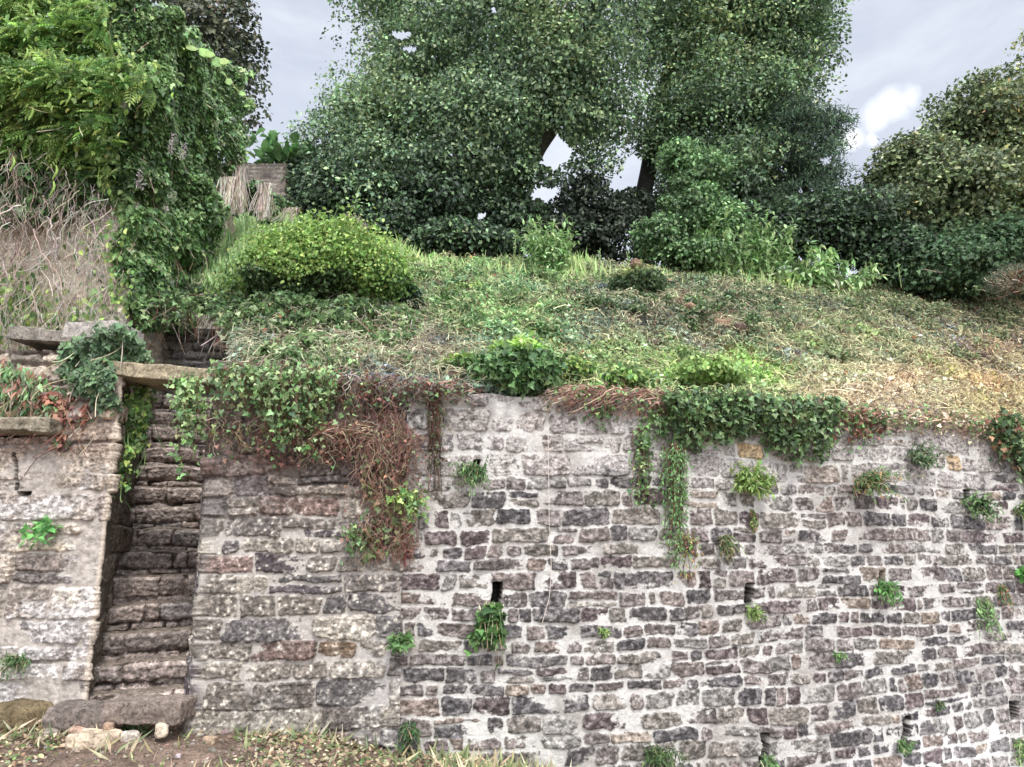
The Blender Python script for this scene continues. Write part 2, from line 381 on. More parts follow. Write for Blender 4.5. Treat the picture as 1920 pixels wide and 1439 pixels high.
def sheet(name, path, zlo, zhi, dz, style, seed, parent, mat=None, colour=None, back=.35, batter=0., holes=(), u0=0., foot=0):
    """a wall face along a plan path; outward normal is to the right of travel"""
    n = len(path); t = np.gradient(path, axis=0); t /= np.linalg.norm(t, axis=1, keepdims=True); nn = np.stack([t[:, 1], -t[:, 0]], 1)
    us = u0+np.r_[0, np.cumsum(np.linalg.norm(np.diff(path, axis=0), axis=1))]
    zlo = np.broadcast_to(zlo, (n,)); zhi = np.broadcast_to(zhi, (n,))
    m = int((zhi.max()-zlo.min())/dz)+1; v = np.linspace(0, 1, m)
    Z = zlo[None]+(zhi-zlo)[None]*v[:, None]; U = np.broadcast_to(us[None], Z.shape).copy()
    hs, hm, s, R, d, sid = masonry(U, Z, style, seed)
    X0 = np.broadcast_to(path[None, :, 0], Z.shape); Y0 = np.broadcast_to(path[None, :, 1], Z.shape)
    px, py = proj(X0, Y0, Z)
    C, dm = colour(U, Z, px, py, hs, hm, s, R)
    hm = hm+dm
    h = np.maximum(hs, hm); stone = ss(hs-hm, -.001, .004)[..., None]
    C = C[0]*stone + C[1]*(1-stone)
    for (hx, hy, w, hh_) in holes:
        k = (1-ss(np.abs(px-hx+3*vn(Z*9, U, 77)), w*.5-1, w*.5+1.5))*(1-ss(np.abs(py-hy), hh_*.5-2, hh_*.5+2)); h = h - .28*ss(k, .3, .6)
        k = ss(k, .02, .25); C = C*(1-.9*k[..., None]) + .9*k[..., None]*lin([40, 36, 32])  # shade inside the recess painted into the colour
    h = h - batter*(Z-zlo.min())
    XX = X0+nn[None, :, 0]*h; YY = Y0+nn[None, :, 1]*h
    C = np.concatenate([C, .25+.75*stone], -1)
    V = np.stack([XX, YY, Z], -1)
    # top folded back into the bank
    rows = []; cr = []
    for b in (back*.35, back*.7, back):
        q = V[-1].copy(); q[:, 0] -= nn[:, 0]*b; q[:, 1] -= nn[:, 1]*b; q[:, 2] += .012*vn(us*9, us*0+b*20, seed+40); rows.append(q); cr.append(C[-1])
    V = np.concatenate([V, np.array(rows)]); C = np.concatenate([C, np.array(cr)]); m = len(V)
    i = np.arange(m-1)[:, None]; j = np.arange(n-1)[None]; f = np.stack([i*n+j, i*n+j+1, (i+1)*n+j+1, (i+1)*n+j], -1).reshape(-1, 4)
    return mesh_obj(name, V.reshape(-1, 3), [f], mat or M_stone, parent, C.reshape(-1, 4))

def palette_pick(R, pal, wts):
    w = np.cumsum(wts)/np.sum(wts); i = np.searchsorted(w, R); q = lin(np.array(pal)); q = q.mean(1, keepdims=True)+(q-q.mean(1, keepdims=True))*.68; return (q*np.array([.99, .985, .97]))[np.clip(i, 0, len(pal)-1)]
PAL_R = [(116, 106, 104), (98, 92, 94), (128, 114, 110), (104, 88, 90), (128, 120, 112), (88, 84, 88), (130, 112, 102), (146, 128, 112), (136, 132, 128)]
WT_R = [3, 3, 2.5, 2.2, 2.2, 2, .8, .5, 1.4]
def col_right(U, Z, px, py, hs, hm, s, R):
    st_ = palette_pick(R[..., 2]*.999, PAL_R, WT_R)*(1+.35*(R[..., 3:4]-.5))
    n1 = fbm(U*1.5, Z*1.5, 301, 4); n2 = fbm(U*9, Z*9, 305, 4); n3 = fbm(U*30, Z*34, 309, 3)
    # lime washed courses towards the top, pale reflection haze painted in lower down at the right
    top = ss(912+40*n1-py, -20, 40)
    top = np.maximum(top*ss(px, 770, 830), 0)
    ghost_haze = np.exp(-(((px-1510)/150)**2+((py-1080)/190)**2))*.3 + np.exp(-(((px-1830)/150)**2+((py-1180)/230)**2))*.3
    w = np.clip(top*.95 + ghost_haze*.5 + .25*(n1+.1), 0, 1)*(.70+.45*n2) + .25*n3
    w = np.clip(w, 0, .93)[..., None]
    pale = lin([198, 192, 188]) * (1+.22*(R[..., 4:5]-.5)) 
    ochre = lin([205, 178, 140]); oc = ((R[..., 5] > .965) & (top > .4))[..., None]
    pale = np.where(oc, ochre, pale)*np.exp(-.9*ss(n3+.5*n2, .2, .6))[..., None]
    st_ = st_*(1-w)+pale*w
    st_ = st_*np.exp(.75*n3[..., None])
    mo = lin([200, 197, 193])*(1+.10*n2[..., None]+.10*n3[..., None])
    dirty = ss(fbm(U*2.2, Z*3.1, 320, 4), .15, .7)[..., None]; mo = mo*(1-.42*dirty)+lin([126, 116, 110])*.42*dirty
    left = (1-ss(px, 770, 900))[..., None]; mo = mo*(1-.25*left)+lin([160, 150, 142])*.25*left
    dm = .001*ghost_haze + .004*ss(fbm(U*1.3, Z*1.7, 333, 3), 0, .8)
    return (np.clip(st_, .01, .9), np.clip(mo, .02, .9)), dm
PAL_M = [(132, 122, 112), (116, 106, 100), (150, 140, 128), (104, 98, 98), (96, 86, 90), (128, 104, 96), (160, 150, 136), (138, 112, 86)]
WT_M = [3, 3, 2.4, 2, 1.5, 1.5, 1.6, .6]
def col_mid(U, Z, px, py, hs, hm, s, R):
    st_ = palette_pick(R[..., 2]*.999, PAL_M, WT_M)*(1+.4*(R[..., 3:4]-.5))
    n1 = fbm(U*1.5, Z*1.5, 401, 4); n2 = fbm(U*9, Z*9, 405, 4); n3 = fbm(U*34, Z*38, 409, 3)
    up = ss(930+60*n1-py, -60, 60)          # darker courses towards the wall top
    toned = (up*.55)[..., None]; st_ = st_*(1-toned)+st_*lin([168, 150, 140])*1.0*toned*1.2
    wl = np.clip(ss(px, 600, 760)*ss(py, 1120, 1230)*(.5+n2)+.30*ss(n1+.5*n2, .1, .8), 0, .85)[..., None]; st_ = st_*(1-wl*.75)+lin([176, 172, 170])*wl*.75
    lich = ss(n3+.6*n2, .45, .9)[..., None]*(1-up[..., None])*.5; st_ = st_*(1-lich)+lin([190, 184, 172])*lich
    st_ = st_*np.exp(.7*n3[..., None])
    mo = lin([178, 172, 166])*(1+.2*n3[..., None]); 
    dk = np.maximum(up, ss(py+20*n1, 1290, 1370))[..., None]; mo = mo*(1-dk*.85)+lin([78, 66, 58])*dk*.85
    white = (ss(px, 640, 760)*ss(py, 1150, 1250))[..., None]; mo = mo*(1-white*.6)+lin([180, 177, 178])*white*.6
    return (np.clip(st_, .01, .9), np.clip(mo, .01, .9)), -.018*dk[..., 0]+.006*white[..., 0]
PAL_L = [(178, 162, 146), (194, 182, 168), (162, 148, 138), (142, 128, 120), (184, 168, 146), (132, 122, 118), (200, 195, 188)]
def col_left(U, Z, px, py, hs, hm, s, R):
    st_ = palette_pick(R[..., 2]*.999, PAL_L, [3, 2.5, 2.2, 1.8, 1.2, 1.3, 1.8])*(1+.3*(R[..., 3:4]-.5))
    st_ = st_*1.05
    n1 = fbm(U*1.8, Z*2.2, 501, 4); n2 = fbm(U*8, Z*9, 505, 4); n3 = fbm(U*34, Z*38, 509, 3)
    w = np.clip(ss(n1+.4*n2, .02, .5)*ss(py, 860, 900)*.85, 0, .9)[..., None]; st_ = st_*(1-w)+lin([192, 187, 185])*w
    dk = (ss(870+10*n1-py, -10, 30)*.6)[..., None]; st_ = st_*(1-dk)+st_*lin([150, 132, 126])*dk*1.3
    inside = (ss(U-st_u_corner, .0, .05))[..., None]        # the cheek inside the slot is coloured darker
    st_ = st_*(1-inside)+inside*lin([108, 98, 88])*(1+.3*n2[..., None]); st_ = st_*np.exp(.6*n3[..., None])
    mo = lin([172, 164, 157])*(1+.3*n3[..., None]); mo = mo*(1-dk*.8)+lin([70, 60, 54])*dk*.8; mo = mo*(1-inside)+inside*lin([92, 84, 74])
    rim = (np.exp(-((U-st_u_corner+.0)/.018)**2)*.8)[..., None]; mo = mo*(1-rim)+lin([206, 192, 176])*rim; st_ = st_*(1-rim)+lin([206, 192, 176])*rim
    return (np.clip(st_, .01, .9), np.clip(mo, .01, .9)), .01*w[..., 0]

RES = .0075
# right hand wall
path = smooth_path(FRONT, RES, .9)
jx = -.905                                                              # the straight joint between the two builds
pr = path[path[:, 0] > jx-.01]; pm = path[path[:, 0] < jx+.012]
foot_r = np.interp(pr[:, 0], [-1, 0, 1.5, 9], [-.25, -.35, -.6, -.6])
HOLES = [(931, 1125, 17, 66), (1403, 1122, 15, 56), (1431, 1405, 14, 62), (1695, 1372, 11, 60), (1897, 1330, 16, 30), (892, 872, 11, 18), (1812, 930, 12, 22), (1650, 1085, 9, 26)]
wt = thing('retaining_wall', (3, 7.4, 0), 'long curving rubble wall of small dark stones in wide white mortar, lime washed near its top', 'wall')
r_ = rng(12); CBR = np.concatenate([course_bounds(r_, -.95, 2.02, .10, .165), course_bounds(r_, 2.17, 3.6, .165, .215)])
sheet('stone_face', pr, foot_r, ztop(pr[:, 0], pr[:, 1])+.02*vn(pr[:, 0]*5, pr[:, 0]*0, 3), RES, dict(cb=CBR, ch=(.10, .165), w=.25, ws=.45, gap=.0105, relief=.024, edge=.009, mort=.0072, mrough=.006, rough=.011, warp=.05, split=.1), 11, wt, colour=col_right, holes=HOLES)
# middle wall, with its cheek inside the slot
cheek = [tuple(CR+SD*3.4), tuple(CR+SD*.01)]
pc = smooth_path([tuple(CR+SD*3.3), tuple(CR), (-2.5, 6.35)], RES*1.2, .05)
pmm = np.concatenate([pc[:-8], pm[pm[:, 0] > -2.5]])
zt_m = np.where(pmm[:, 1] > 6.42, 3.2, ztop(pmm[:, 0], np.minimum(pmm[:, 1], 6.35))) + .03*vn(pmm[:, 0]*6, pmm[:, 1]*6, 5)
wt2 = thing('retaining_wall', (-1.8, 6.35, 0), 'brownish rubble wall section of larger stones with thin cream joints, just right of the stair', 'wall')
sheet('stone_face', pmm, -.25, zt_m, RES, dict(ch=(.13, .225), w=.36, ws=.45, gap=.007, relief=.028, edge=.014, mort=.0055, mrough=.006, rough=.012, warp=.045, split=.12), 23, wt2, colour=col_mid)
# left wall with its cheek
u_c = 2.7
pl = smooth_path([(CL[0]-u_c, 6.38), tuple(CL), tuple(CL+SD*3.3)], RES, .04); st_u_corner = u_c
px_l = proj(pl[:, 0], pl[:, 1], np.full(len(pl), 2.6))[0]
zt_l = np.where(pl[:, 1] > 6.45, 3.05+.12*(pl[:, 1]-6.4), np.interp(px_l, [0, 112, 122, 150, 165, 225], [2.50, 2.50, 2.62, 2.95, 3.0, 3.05])) + .02*vn(pl[:, 0]*6, pl[:, 1]*6, 6)
wt3 = thing('retaining_wall', (-4.8, 6.38, 0), 'pale cream wall of long flat stones with white lime patches, left of the stair', 'wall')
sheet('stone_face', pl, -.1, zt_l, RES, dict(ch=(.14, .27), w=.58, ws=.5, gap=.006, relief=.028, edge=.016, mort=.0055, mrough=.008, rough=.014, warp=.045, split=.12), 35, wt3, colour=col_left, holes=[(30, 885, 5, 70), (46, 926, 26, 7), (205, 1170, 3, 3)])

# ------------------------------------------------------------------ stair
NOSE = [1310, 1250, 1190, 1138, 1083, 1035, 992, 952, 913, 873, 838, 803, 770, 738]
stair = thing('stone_staircase', (-3.2, 6.6, .2), 'steep narrow dark stone stair climbing through the slot in the wall', 'stairs')
tz = []
for i, y in enumerate(NOSE):
    t_ = .06+i*.235; q = CL+SD*t_; tz.append((t_, EYE+q[1]*float(ratio(y))))
ND = np.array([math.cos(A), math.sin(A)])
for i, (t_, z) in enumerate(tz):
    zb = tz[i-1][1]-.05 if i else z-.36; r = rng(700+i)
    W = .84*math.cos(A)+.12; nu = int(W/.008); U = np.linspace(-.06, W-.06, nu)
    nv = int((z-zb)/.008); run = .30; nt_ = 16
    # riser
    Z = np.linspace(zb, z, nv)
    UU, ZZ = np.meshgrid(U, Z); h1 = zb+(z-zb)*r.uniform(.38, .5)
    cb = np.array([zb-.3, h1-r.uniform(.07, .09), h1, z+.012]) if r.random() < .8 else np.array([zb-.3, h1-.02, z+.012])
    st = dict(cb=cb, ch=(.15, .2), w=.33, ws=.4, gap=.007, relief=.045, edge=.02, mort=.0, mrough=.008, rough=.022, warp=.016, split=0)
    hs, hm, s, R, d, sid = masonry(UU+i*7.7, ZZ, st, 900+i*13); h = np.maximum(hs, hm)
    h = h + .02*ss(ZZ, z-.16, z-.1) - .014*ss(ZZ, z-.03, z)+.015*vn(UU*2.5+i*3, ZZ*0, 71)
    c1 = palette_pick(R[..., 2]*.99, [(158, 140, 132), (140, 126, 120), (168, 150, 140), (142, 132, 130)], [3, 2, 2, 1])*(1+.3*(R[..., 3:4]-.5))
    n3 = fbm(UU*30+i, ZZ*34, 709, 3)[..., None]
    c1 = c1*np.exp(.6*n3)*(1+.5*ss(ZZ, z-.035, z-.01)[..., None]); c2 = lin([74, 64, 58])*(1+.3*n3); k = ss(hs-hm, 0, .006)[..., None]
    C = c1*k+c2*(1-k)
    wob = .018*vn(U*3+i*5.3, U*0, 72)+.006*vn(U*14+i*5.3, U*0, 73)
    ZZ = ZZ + wob[None]*ss(ZZ, zb, z)
    B = CL[None, None]+SD[None, None]*(t_-h[..., None]+.04)+ND[None, None]*UU[..., None]
    V = np.concatenate([B, ZZ[..., None]], -1)
    # tread
    T = []; TCc = []
    for k_ in range(1, nt_+1):
        f = k_/nt_; q = V[-1].copy(); q[:, :2] += SD[None]*(run*f); q[:, 2] += .012*min(1, f*6) + .008*fbm(U*9, U*0+k_*.9+i*3, 74, 3); T.append(q)
        TCc.append(lin([140, 128, 118])*(1+.25*vn(U*20, U*0+k_*.7, 75)[:, None]))
    V = np.concatenate([V, np.array(T)]); C = np.concatenate([C, np.array(TCc)]); m_, n_ = V.shape[:2]
    a = np.arange(m_-1)[:, None]; b = np.arange(n_-1)[None]; f = np.stack([a*n_+b, a*n_+b+1, (a+1)*n_+b+1, (a+1)*n_+b], -1).reshape(-1, 4)
    mesh_obj('step', V.reshape(-1, 3), [f], M_stone, stair, C.reshape(-1, 3))

# ------------------------------------------------------------------ blocks, slabs, rocks
def block(bag, c_, size, rot=0, seed=0, col=(150, 130, 110), rough=.02, rnd=.25, tilt=0., n=14, cvar=.25):
    """a hewn block as a subdivided, rounded and roughened box"""
    g = np.linspace(-1, 1, n); A_, B_ = np.meshgrid(g, g); o = np.ones_like(A_); V = []; Fc = []; k = 0
    for ax in range(3):
        for sg in (-1, 1):
            q = [None]*3; q[ax] = o*sg; q[(ax+1) % 3] = A_ if sg > 0 else B_; q[(ax+2) % 3] = B_ if sg > 0 else A_
            V.append(np.stack(q, -1).reshape(-1, 3)); i = np.arange(n-1)[:, None]; j = np.arange(n-1)[None]
            Fc.append(np.stack([i*n+j, i*n+j+1, (i+1)*n+j+1, (i+1)*n+j], -1).reshape(-1, 4)+k*n*n); k += 1
    V = np.concatenate(V); size = np.array(size)/2.
    L = V*size; mn = size.min(); r_ = mn*rnd*2; inner = np.maximum(size-r_, 0)
    q = np.clip(L, -inner, inner); dd = L-q; ln = np.linalg.norm(dd, axis=1, keepdims=True); L = q+dd/np.maximum(ln, 1e-9)*np.minimum(ln, r_)
    out = nrm(V*1.0)
    L = L + out*(rough*(vn3(L+seed*3.3, 7, seed)+.6*vn3(L+seed, 19, seed+5)+.3*vn3(L, 45, seed+9)))[:, None]
    cr, sr = math.cos(rot), math.sin(rot); ct, st2 = math.cos(tilt), math.sin(tilt)
    L = np.stack([L[:, 0]*ct-L[:, 2]*st2, L[:, 1], L[:, 0]*st2+L[:, 2]*ct], 1)
    L = np.stack([L[:, 0]*cr-L[:, 1]*sr, L[:, 0]*sr+L[:, 1]*cr, L[:, 2]], 1)
    W_ = L+np.array(c_); C = lin(col)*(1+cvar*vn3(W_, 9, seed+3)+cvar*.6*vn3(W_, 30, seed+4))[:, None]
    bag.add(W_, Fc, C); return bag
def slab(name, c_, size, label, cat, rot=0, tilt=0, seed=0, col=(150, 130, 110), group=None, rough=.015, rnd=.2, n=22, parent=None, mat=None):
    b = Bag(); block(b, c_, size, rot, seed, col, rough, rnd, tilt, n); o = b.build(name, mat or M_stone, parent)
    if label: tag(o, label, cat, group)
    return o
for k, (px, w, yy, h, d) in enumerate([(160, .45, 1343, .17, .3), (281, .60, 1330, .15, .3)]):
    slab('step', P(px, yy, 6.2), (w, d, h), None, None, seed=50+k, col=[(122, 112, 106), (130, 118, 110)][k], parent=stair, rough=.02, rnd=.12)
# step parts were linked at world coordinates: shift children built by slab
l0 = P(300, 703, 6.42)
slab('lintel_slab', l0+np.array([-.0, .12, 0]), (1.0, .52, .135), 'long pale granite slab bridging the top of the stair slot', 'stone slab', tilt=-.09, seed=61, col=(158, 146, 124), rough=.012, rnd=.1)
slab('lintel_slab', P(412, 708, 6.50)+np.array([.07, .1, 0]), (.5, .4, .10), 'short pale slab butting the right end of the stair lintel, half under ivy', 'stone slab', tilt=-.04, seed=62, col=(150, 140, 122), rnd=.1)
slab('coping_stone', P(52, 803, 6.38), (.66, .46, .12), 'weathered rounded coping stone on the low cream wall at the left edge', 'coping stone', tilt=-.03, seed=63, col=(140, 132, 116), rough=.022, rnd=.15)
slab('coping_stone', P(197, 631, 7.05), (.52, .5, .17), 'pale grey coping slab ending the upper left ledge above the ivy', 'coping stone', tilt=.02, seed=64, col=(160, 154, 148), rnd=.08)
slab('coping_stone', P(105, 640, 7.05), (.62, .5, .13), 'darker coping slab left of the pale one on the upper left ledge', 'coping stone', tilt=-.08, seed=65, col=(128, 122, 114), rnd=.08)
slab('coping_stone', P(213, 775, 6.42), (.15, .3, .17), 'rounded pale block standing at the top of the stair corner', 'stone block', seed=66, col=(204, 186, 166), rnd=.4, rough=.01)

# second tier of wall at the left, rubble wall behind the lintel, tall ivy wall, back wall
def col_dark(base, mort):
    def f(U, Z, px, py, hs, hm, s, R):
        st_ = palette_pick(R[..., 2]*.999, base, [1]*len(base))*(1+.35*(R[..., 3:4]-.5)); n3 = fbm(U*30, Z*34, 609, 3)[..., None]
        n2 = fbm(U*5, Z*5, 604, 3)[..., None]
        return (np.clip(st_*(1+.25*n3+.2*n2), .01, .9), np.clip(lin(mort)*(1+.25*n3+0*U[..., None]), .01, .9)), 0*U
    return f
DRY = dict(ch=(.09, .15), w=.3, ws=.45, gap=.009, relief=.05, edge=.03, mort=.0, mrough=.008, rough=.016, warp=.03)
t2 = thing('terrace_wall', (-5.3, 7.02, 2.5), 'low dry stone tier of pale blocks set back above the cream wall at the left', 'wall')
p2 = smooth_path([(-7.2, 6.92), (-4.02, 6.92), (-4.3, 8.4)], .012, .04)
sheet('stone_face', p2, 2.2, 3.42, .012, DRY, 71, t2, colour=col_dark([(176, 156, 136), (150, 136, 122), (190, 172, 150), (130, 118, 108)], (70, 60, 54)))
t4 = thing('rubble_wall', (-4, 9.6, 3), 'dark mossy courses of rubble wall seen just above the stair lintel', 'wall')
sheet('stone_face', smooth_path([(-5.3, 9.5), (-2.7, 9.62), (-2.4, 9.9)], .012, .04), 2.9, 4.42, .012, DRY, 73, t4, colour=col_dark([(140, 132, 120), (124, 116, 108), (152, 142, 130), (126, 120, 122)], (70, 66, 56)))
t5 = thing('tall_wall', (-5.5, 8.4, 3.3), 'tall pale stone wall at the left, almost hidden by wisteria, ivy and bare stems', 'wall')
p5 = smooth_path([(-9.5, 8.45), (-4.62, 8.4), (-4.72, 11), (-4.95, 13.4)], .02, .06)
s5 = np.interp(p5[:, 1], [8.4, 10.6, 12, 13.4], [8.0, 7.7, 6.9, 6.5])
sheet('stone_face', p5, 3.0, s5, .02, dict(ch=(.14, .24), w=.34, ws=.4, gap=.010, relief=.035, edge=.03, mort=.016, mrough=.01, rough=.012, warp=.03), 75, t5, colour=col_dark([(228, 212, 188), (216, 198, 172), (234, 222, 204), (204, 184, 158)], (230, 218, 200)), back=.6)
t6 = thing('back_wall', (-5.4, 14.5, 6), 'weathered grey wall end standing on the skyline between the two trees', 'wall')
c6a, c6b = P(430, 330, 14.3), P(536, 330, 14.3)
sheet('stone_face', smooth_path([(c6a[0]-1, 14.3), (c6b[0], 14.3), (c6b[0]+.2, 15.6)], .02, .06), 6.0, EYE+14.3*float(ratio(308)), .02, dict(DRY, relief=.02, mort=.006, w=.5), 77, t6, colour=col_dark([(128, 120, 114), (146, 136, 126), (116, 106, 100)], (120, 110, 102)), back=.6)

# ------------------------------------------------------------------ ground and hillside
def grid(xs, ys):
    X, Y = np.meshgrid(xs, ys); n = len(xs); m = len(ys); i = np.arange(m-1)[:, None]; j = np.arange(n-1)[None]
    return X, Y, np.stack([i*n+j, i*n+j+1, (i+1)*n+j+1, (i+1)*n+j], -1).reshape(-1, 4)
X, Y, f = grid(np.r_[np.linspace(-60, -8, 20), np.arange(-7.8, 8.5, .05), np.linspace(9, 60, 20)], np.r_[np.linspace(-60, 3, 25), np.arange(3.1, 7.2, .035)])
Z = ground_z(X, Y)+.02*fbm(X*6, Y*6, 33, 3); n1 = fbm(X*3, Y*3, 35, 4)[..., None]; n2 = fbm(X*14, Y*14, 36, 3)[..., None]
C = lin([128, 110, 98])*(1+.3*n1+.35*n2)
tag(mesh_obj('ground', np.stack([X, Y, Z], -1).reshape(-1, 3), [f], M_soil, None, C.reshape(-1, 3)), kind='structure')
SLOPE = [(1700, 735, 224, 188, 152), (1850, 730, 216, 174, 130), (1850, 660, 192, 162, 116), (1600, 735, 214, 188, 154), (400, 450, 141, 185, 116), (470, 440, 145, 192, 112), (640, 600, 132, 150, 116), (700, 640, 141, 147, 125), (850, 530, 141, 182, 104), (1000, 530, 141, 178, 107), (900, 600, 150, 190, 116), (1000, 620, 154, 190, 112),
         (1150, 560, 110, 130, 95), (1220, 600, 128, 134, 110), (1350, 610, 123, 127, 104), (1300, 550, 114, 140, 102), (1450, 570, 112, 134, 95), (1600, 580, 124, 140, 98), (1740, 590, 126, 140, 90), (1860, 600, 130, 140, 92), (1750, 580, 132, 146, 102), (1870, 570, 154, 158, 112),
         (1500, 650, 160, 172, 130), (1750, 650, 172, 183, 128), (1880, 700, 177, 176, 119), (1400, 705, 159, 200, 93), (1280, 700, 157, 198, 100), (1600, 720, 190, 197, 148), (1750, 745, 195, 197, 158), (1850, 750, 190, 184, 121),
         (1120, 690, 154, 190, 102), (780, 650, 132, 134, 119), (620, 690, 132, 150, 121), (420, 690, 128, 146, 121), (450, 620, 114, 132, 104), (300, 600, 96, 112, 91), (1180, 640, 164, 176, 130), (1300, 650, 166, 173, 139), (1600, 650, 166, 179, 128), (1500, 540, 141, 165, 102), (1830, 630, 141, 150, 112)]
STEMS = [(400, 450, .1), (470, 440, .1), (640, 600, .6), (700, 640, .9), (850, 530, .2), (1000, 530, .25), (900, 600, .3), (1000, 620, .25), (1150, 560, .5), (1220, 600, .8), (1350, 610, .8), (1450, 570, .5), (1600, 580, .4), (1750, 580, .4),
         (1500, 650, .7), (1750, 650, .7), (1880, 700, .7), (1400, 705, .3), (1280, 700, .3), (1600, 720, .9), (1750, 745, 1.), (1850, 750, .9), (1120, 690, .4), (780, 650, 1.), (620, 690, .7), (420, 690, .6), (450, 620, .6), (1200, 640, .8)]
xs = np.r_[np.linspace(-40, -6, 14), np.arange(-5.8, 8.6, .06), np.linspace(9, 45, 14)]; sv = np.r_[np.arange(.0, 8, .055), np.linspace(8.2, 14, 14), np.linspace(17, 70, 10)]
X, S, f = grid(xs, sv); Y = Yw(X)+S+.12; Z = hill(X, Y)-.03
px, py = proj(X, Y, Z); C = idw(px, py, SLOPE)/255.; C = np.clip(C, 0, 1)**2.2*.55; C = C*(.7*lin([150, 128, 105])/.3+.3)*(1+.3*fbm(X*9, Y*9, 44, 3))[..., None]
Xr = CR[0]+.12-(Y-6.35)*math.tan(A); bad = ((X < Xr) & (Y < 9.62)) | ((X < -4.72) & (Y < 13.4)) | ((X < -2.62) & (S < .0))
bv = bad.reshape(-1); f = f[~(bv[f].any(1))]
tag(mesh_obj('hillside', np.stack([X, Y, Z], -1).reshape(-1, 3), [f], M_soil, None, C.reshape(-1, 3)), kind='structure')
# soil on the two ledges at the left
for nm, x0, x1, y0, y1, z_ in (('ledge_soil', -7.2, -3.62, 6.42, 7.0, 2.56), ('ledge_soil', -9.2, -4.1, 6.98, 8.5, 3.38)):
    X, Y, f = grid(np.arange(x0, x1, .05), np.arange(y0, y1, .05)); Z = z_+.06*fbm(X*3, Y*3, 51, 3)+(.4*ss(Y, 7.6, 8.5) if z_ > 3 else .42*ss(X, -4.05, -3.8))
    tag(mesh_obj(nm, np.stack([X, Y, Z], -1).reshape(-1, 3), [f], M_soil, None, (lin([96, 84, 72])*(1+.3*fbm(X*12, Y*12, 52, 3)[..., None])).reshape(-1, 3)), kind='structure')

# ------------------------------------------------------------------ vegetation helpers
def in_poly(px, py, poly):
    poly = np.asarray(poly, float); c_ = np.zeros(px.shape, bool); n = len(poly); j = n-1
    for i in range(n):
        xi, yi = poly[i]; xj, yj = poly[j]
        k = ((yi > py) != (yj > py)) & (px < (xj-xi)*(py-yi)/(yj-yi+1e-9)+xi); c_ ^= k; j = i
    return c_
def sample_poly(r, poly, n, ragged=12):
    poly = np.asarray(poly, float); x0, y0 = poly.min(0); x1, y1 = poly.max(0); X = []; Y = []; m = 0
    while m < n:
        x = r.uniform(x0, x1, n*2); y = r.uniform(y0, y1, n*2)
        k = in_poly(x+ragged*fbm(x/30, y/30, 7, 3), y+ragged*fbm(x/30, y/30, 8, 3), poly); X.append(x[k]); Y.append(y[k]); m += k.sum()
        if m == 0: break
    return np.concatenate(X)[:n], np.concatenate(Y)[:n]
GREEN_IVY = [(70, 98, 52), (84, 114, 62), (98, 130, 72), (56, 80, 46), (118, 148, 90), (66, 90, 56)]
LIME = [(136, 172, 70), (154, 188, 82), (118, 156, 66), (104, 142, 62), (172, 198, 96)]
MID = [(84, 120, 62), (98, 134, 70), (110, 146, 84), (72, 104, 56), (128, 156, 92)]
STRAW = [(196, 176, 146), (178, 152, 124), (210, 196, 168), (160, 130, 106)]
GREYST = [(176, 160, 146), (150, 134, 122), (196, 182, 168), (124, 108, 98), (164, 138, 124)]
BROWN = [(128, 84, 66), (112, 70, 58), (146, 98, 78), (98, 66, 52)]
def surf_mass(name, label, cat, poly, hit, nrmf, n, bulge, size, pal, kind='ivy', mat=None, seed=0, group=None, lump=1.6, stems=60, stem_pal=STRAW, droop=.8, accent=None, inner=.5, ragged=12, stem_len=.5):
    """leaves growing over a surface seen inside an outline, puffed out in lumps"""
    r = rng(seed); px, py = sample_poly(r, poly, n, ragged); p = hit(px, py); nn = nrmf(px, py, p)
    lum = np.clip(.5+.8*(vn3(p, lump, seed)+.45*vn3(p, lump*2.7, seed+3)), 0, 1.4)
    dep = bulge*lum*(1-inner*r.random(n)**2)
    q = p+nn*dep[:, None]+r.normal(0, .02, (n, 3))
    N_ = nrm(nn*.8+np.array([0, 0, .55])+.75*rdir(r, n)); tip = nrm(np.array([0, 0, -droop])+nn*.25+.6*rdir(r, n))
    col = pick(r, pal, n)
    if accent is not None:
        k = vn3(p, 1.1, seed+9) > accent[1]; col[k] = pick(r, accent[0], n)[k]
    t = thing(name, p.mean(0), label, cat, group); b = Bag()
    leaves(b, q, N_, tip, size*r.uniform(.6, 1.35, n), col, kind); b.build('foliage', mat or M_ivy, t, False)
    if stems:
        s = Bag(); k = r.integers(0, n, stems); base = p[k]+nn[k]*(dep[k]*.9)[:, None]; K = 6; f_ = np.linspace(0, 1, K)[None, :, None]
        d = nrm(np.array([0, 0, -1.])+.7*rdir(r, stems)+.2*nn[k])*r.uniform(.4, 1., (stems, 1))*stem_len
        Pp = base[:, None]+f_*d[:, None]+np.sin(f_*3.1)*(.12*stem_len*rdir(r, stems))[:, None]
        tubes(s, Pp, .004, pick(r, stem_pal, stems)); s.build('stems', M_stem, t, False)
    return t
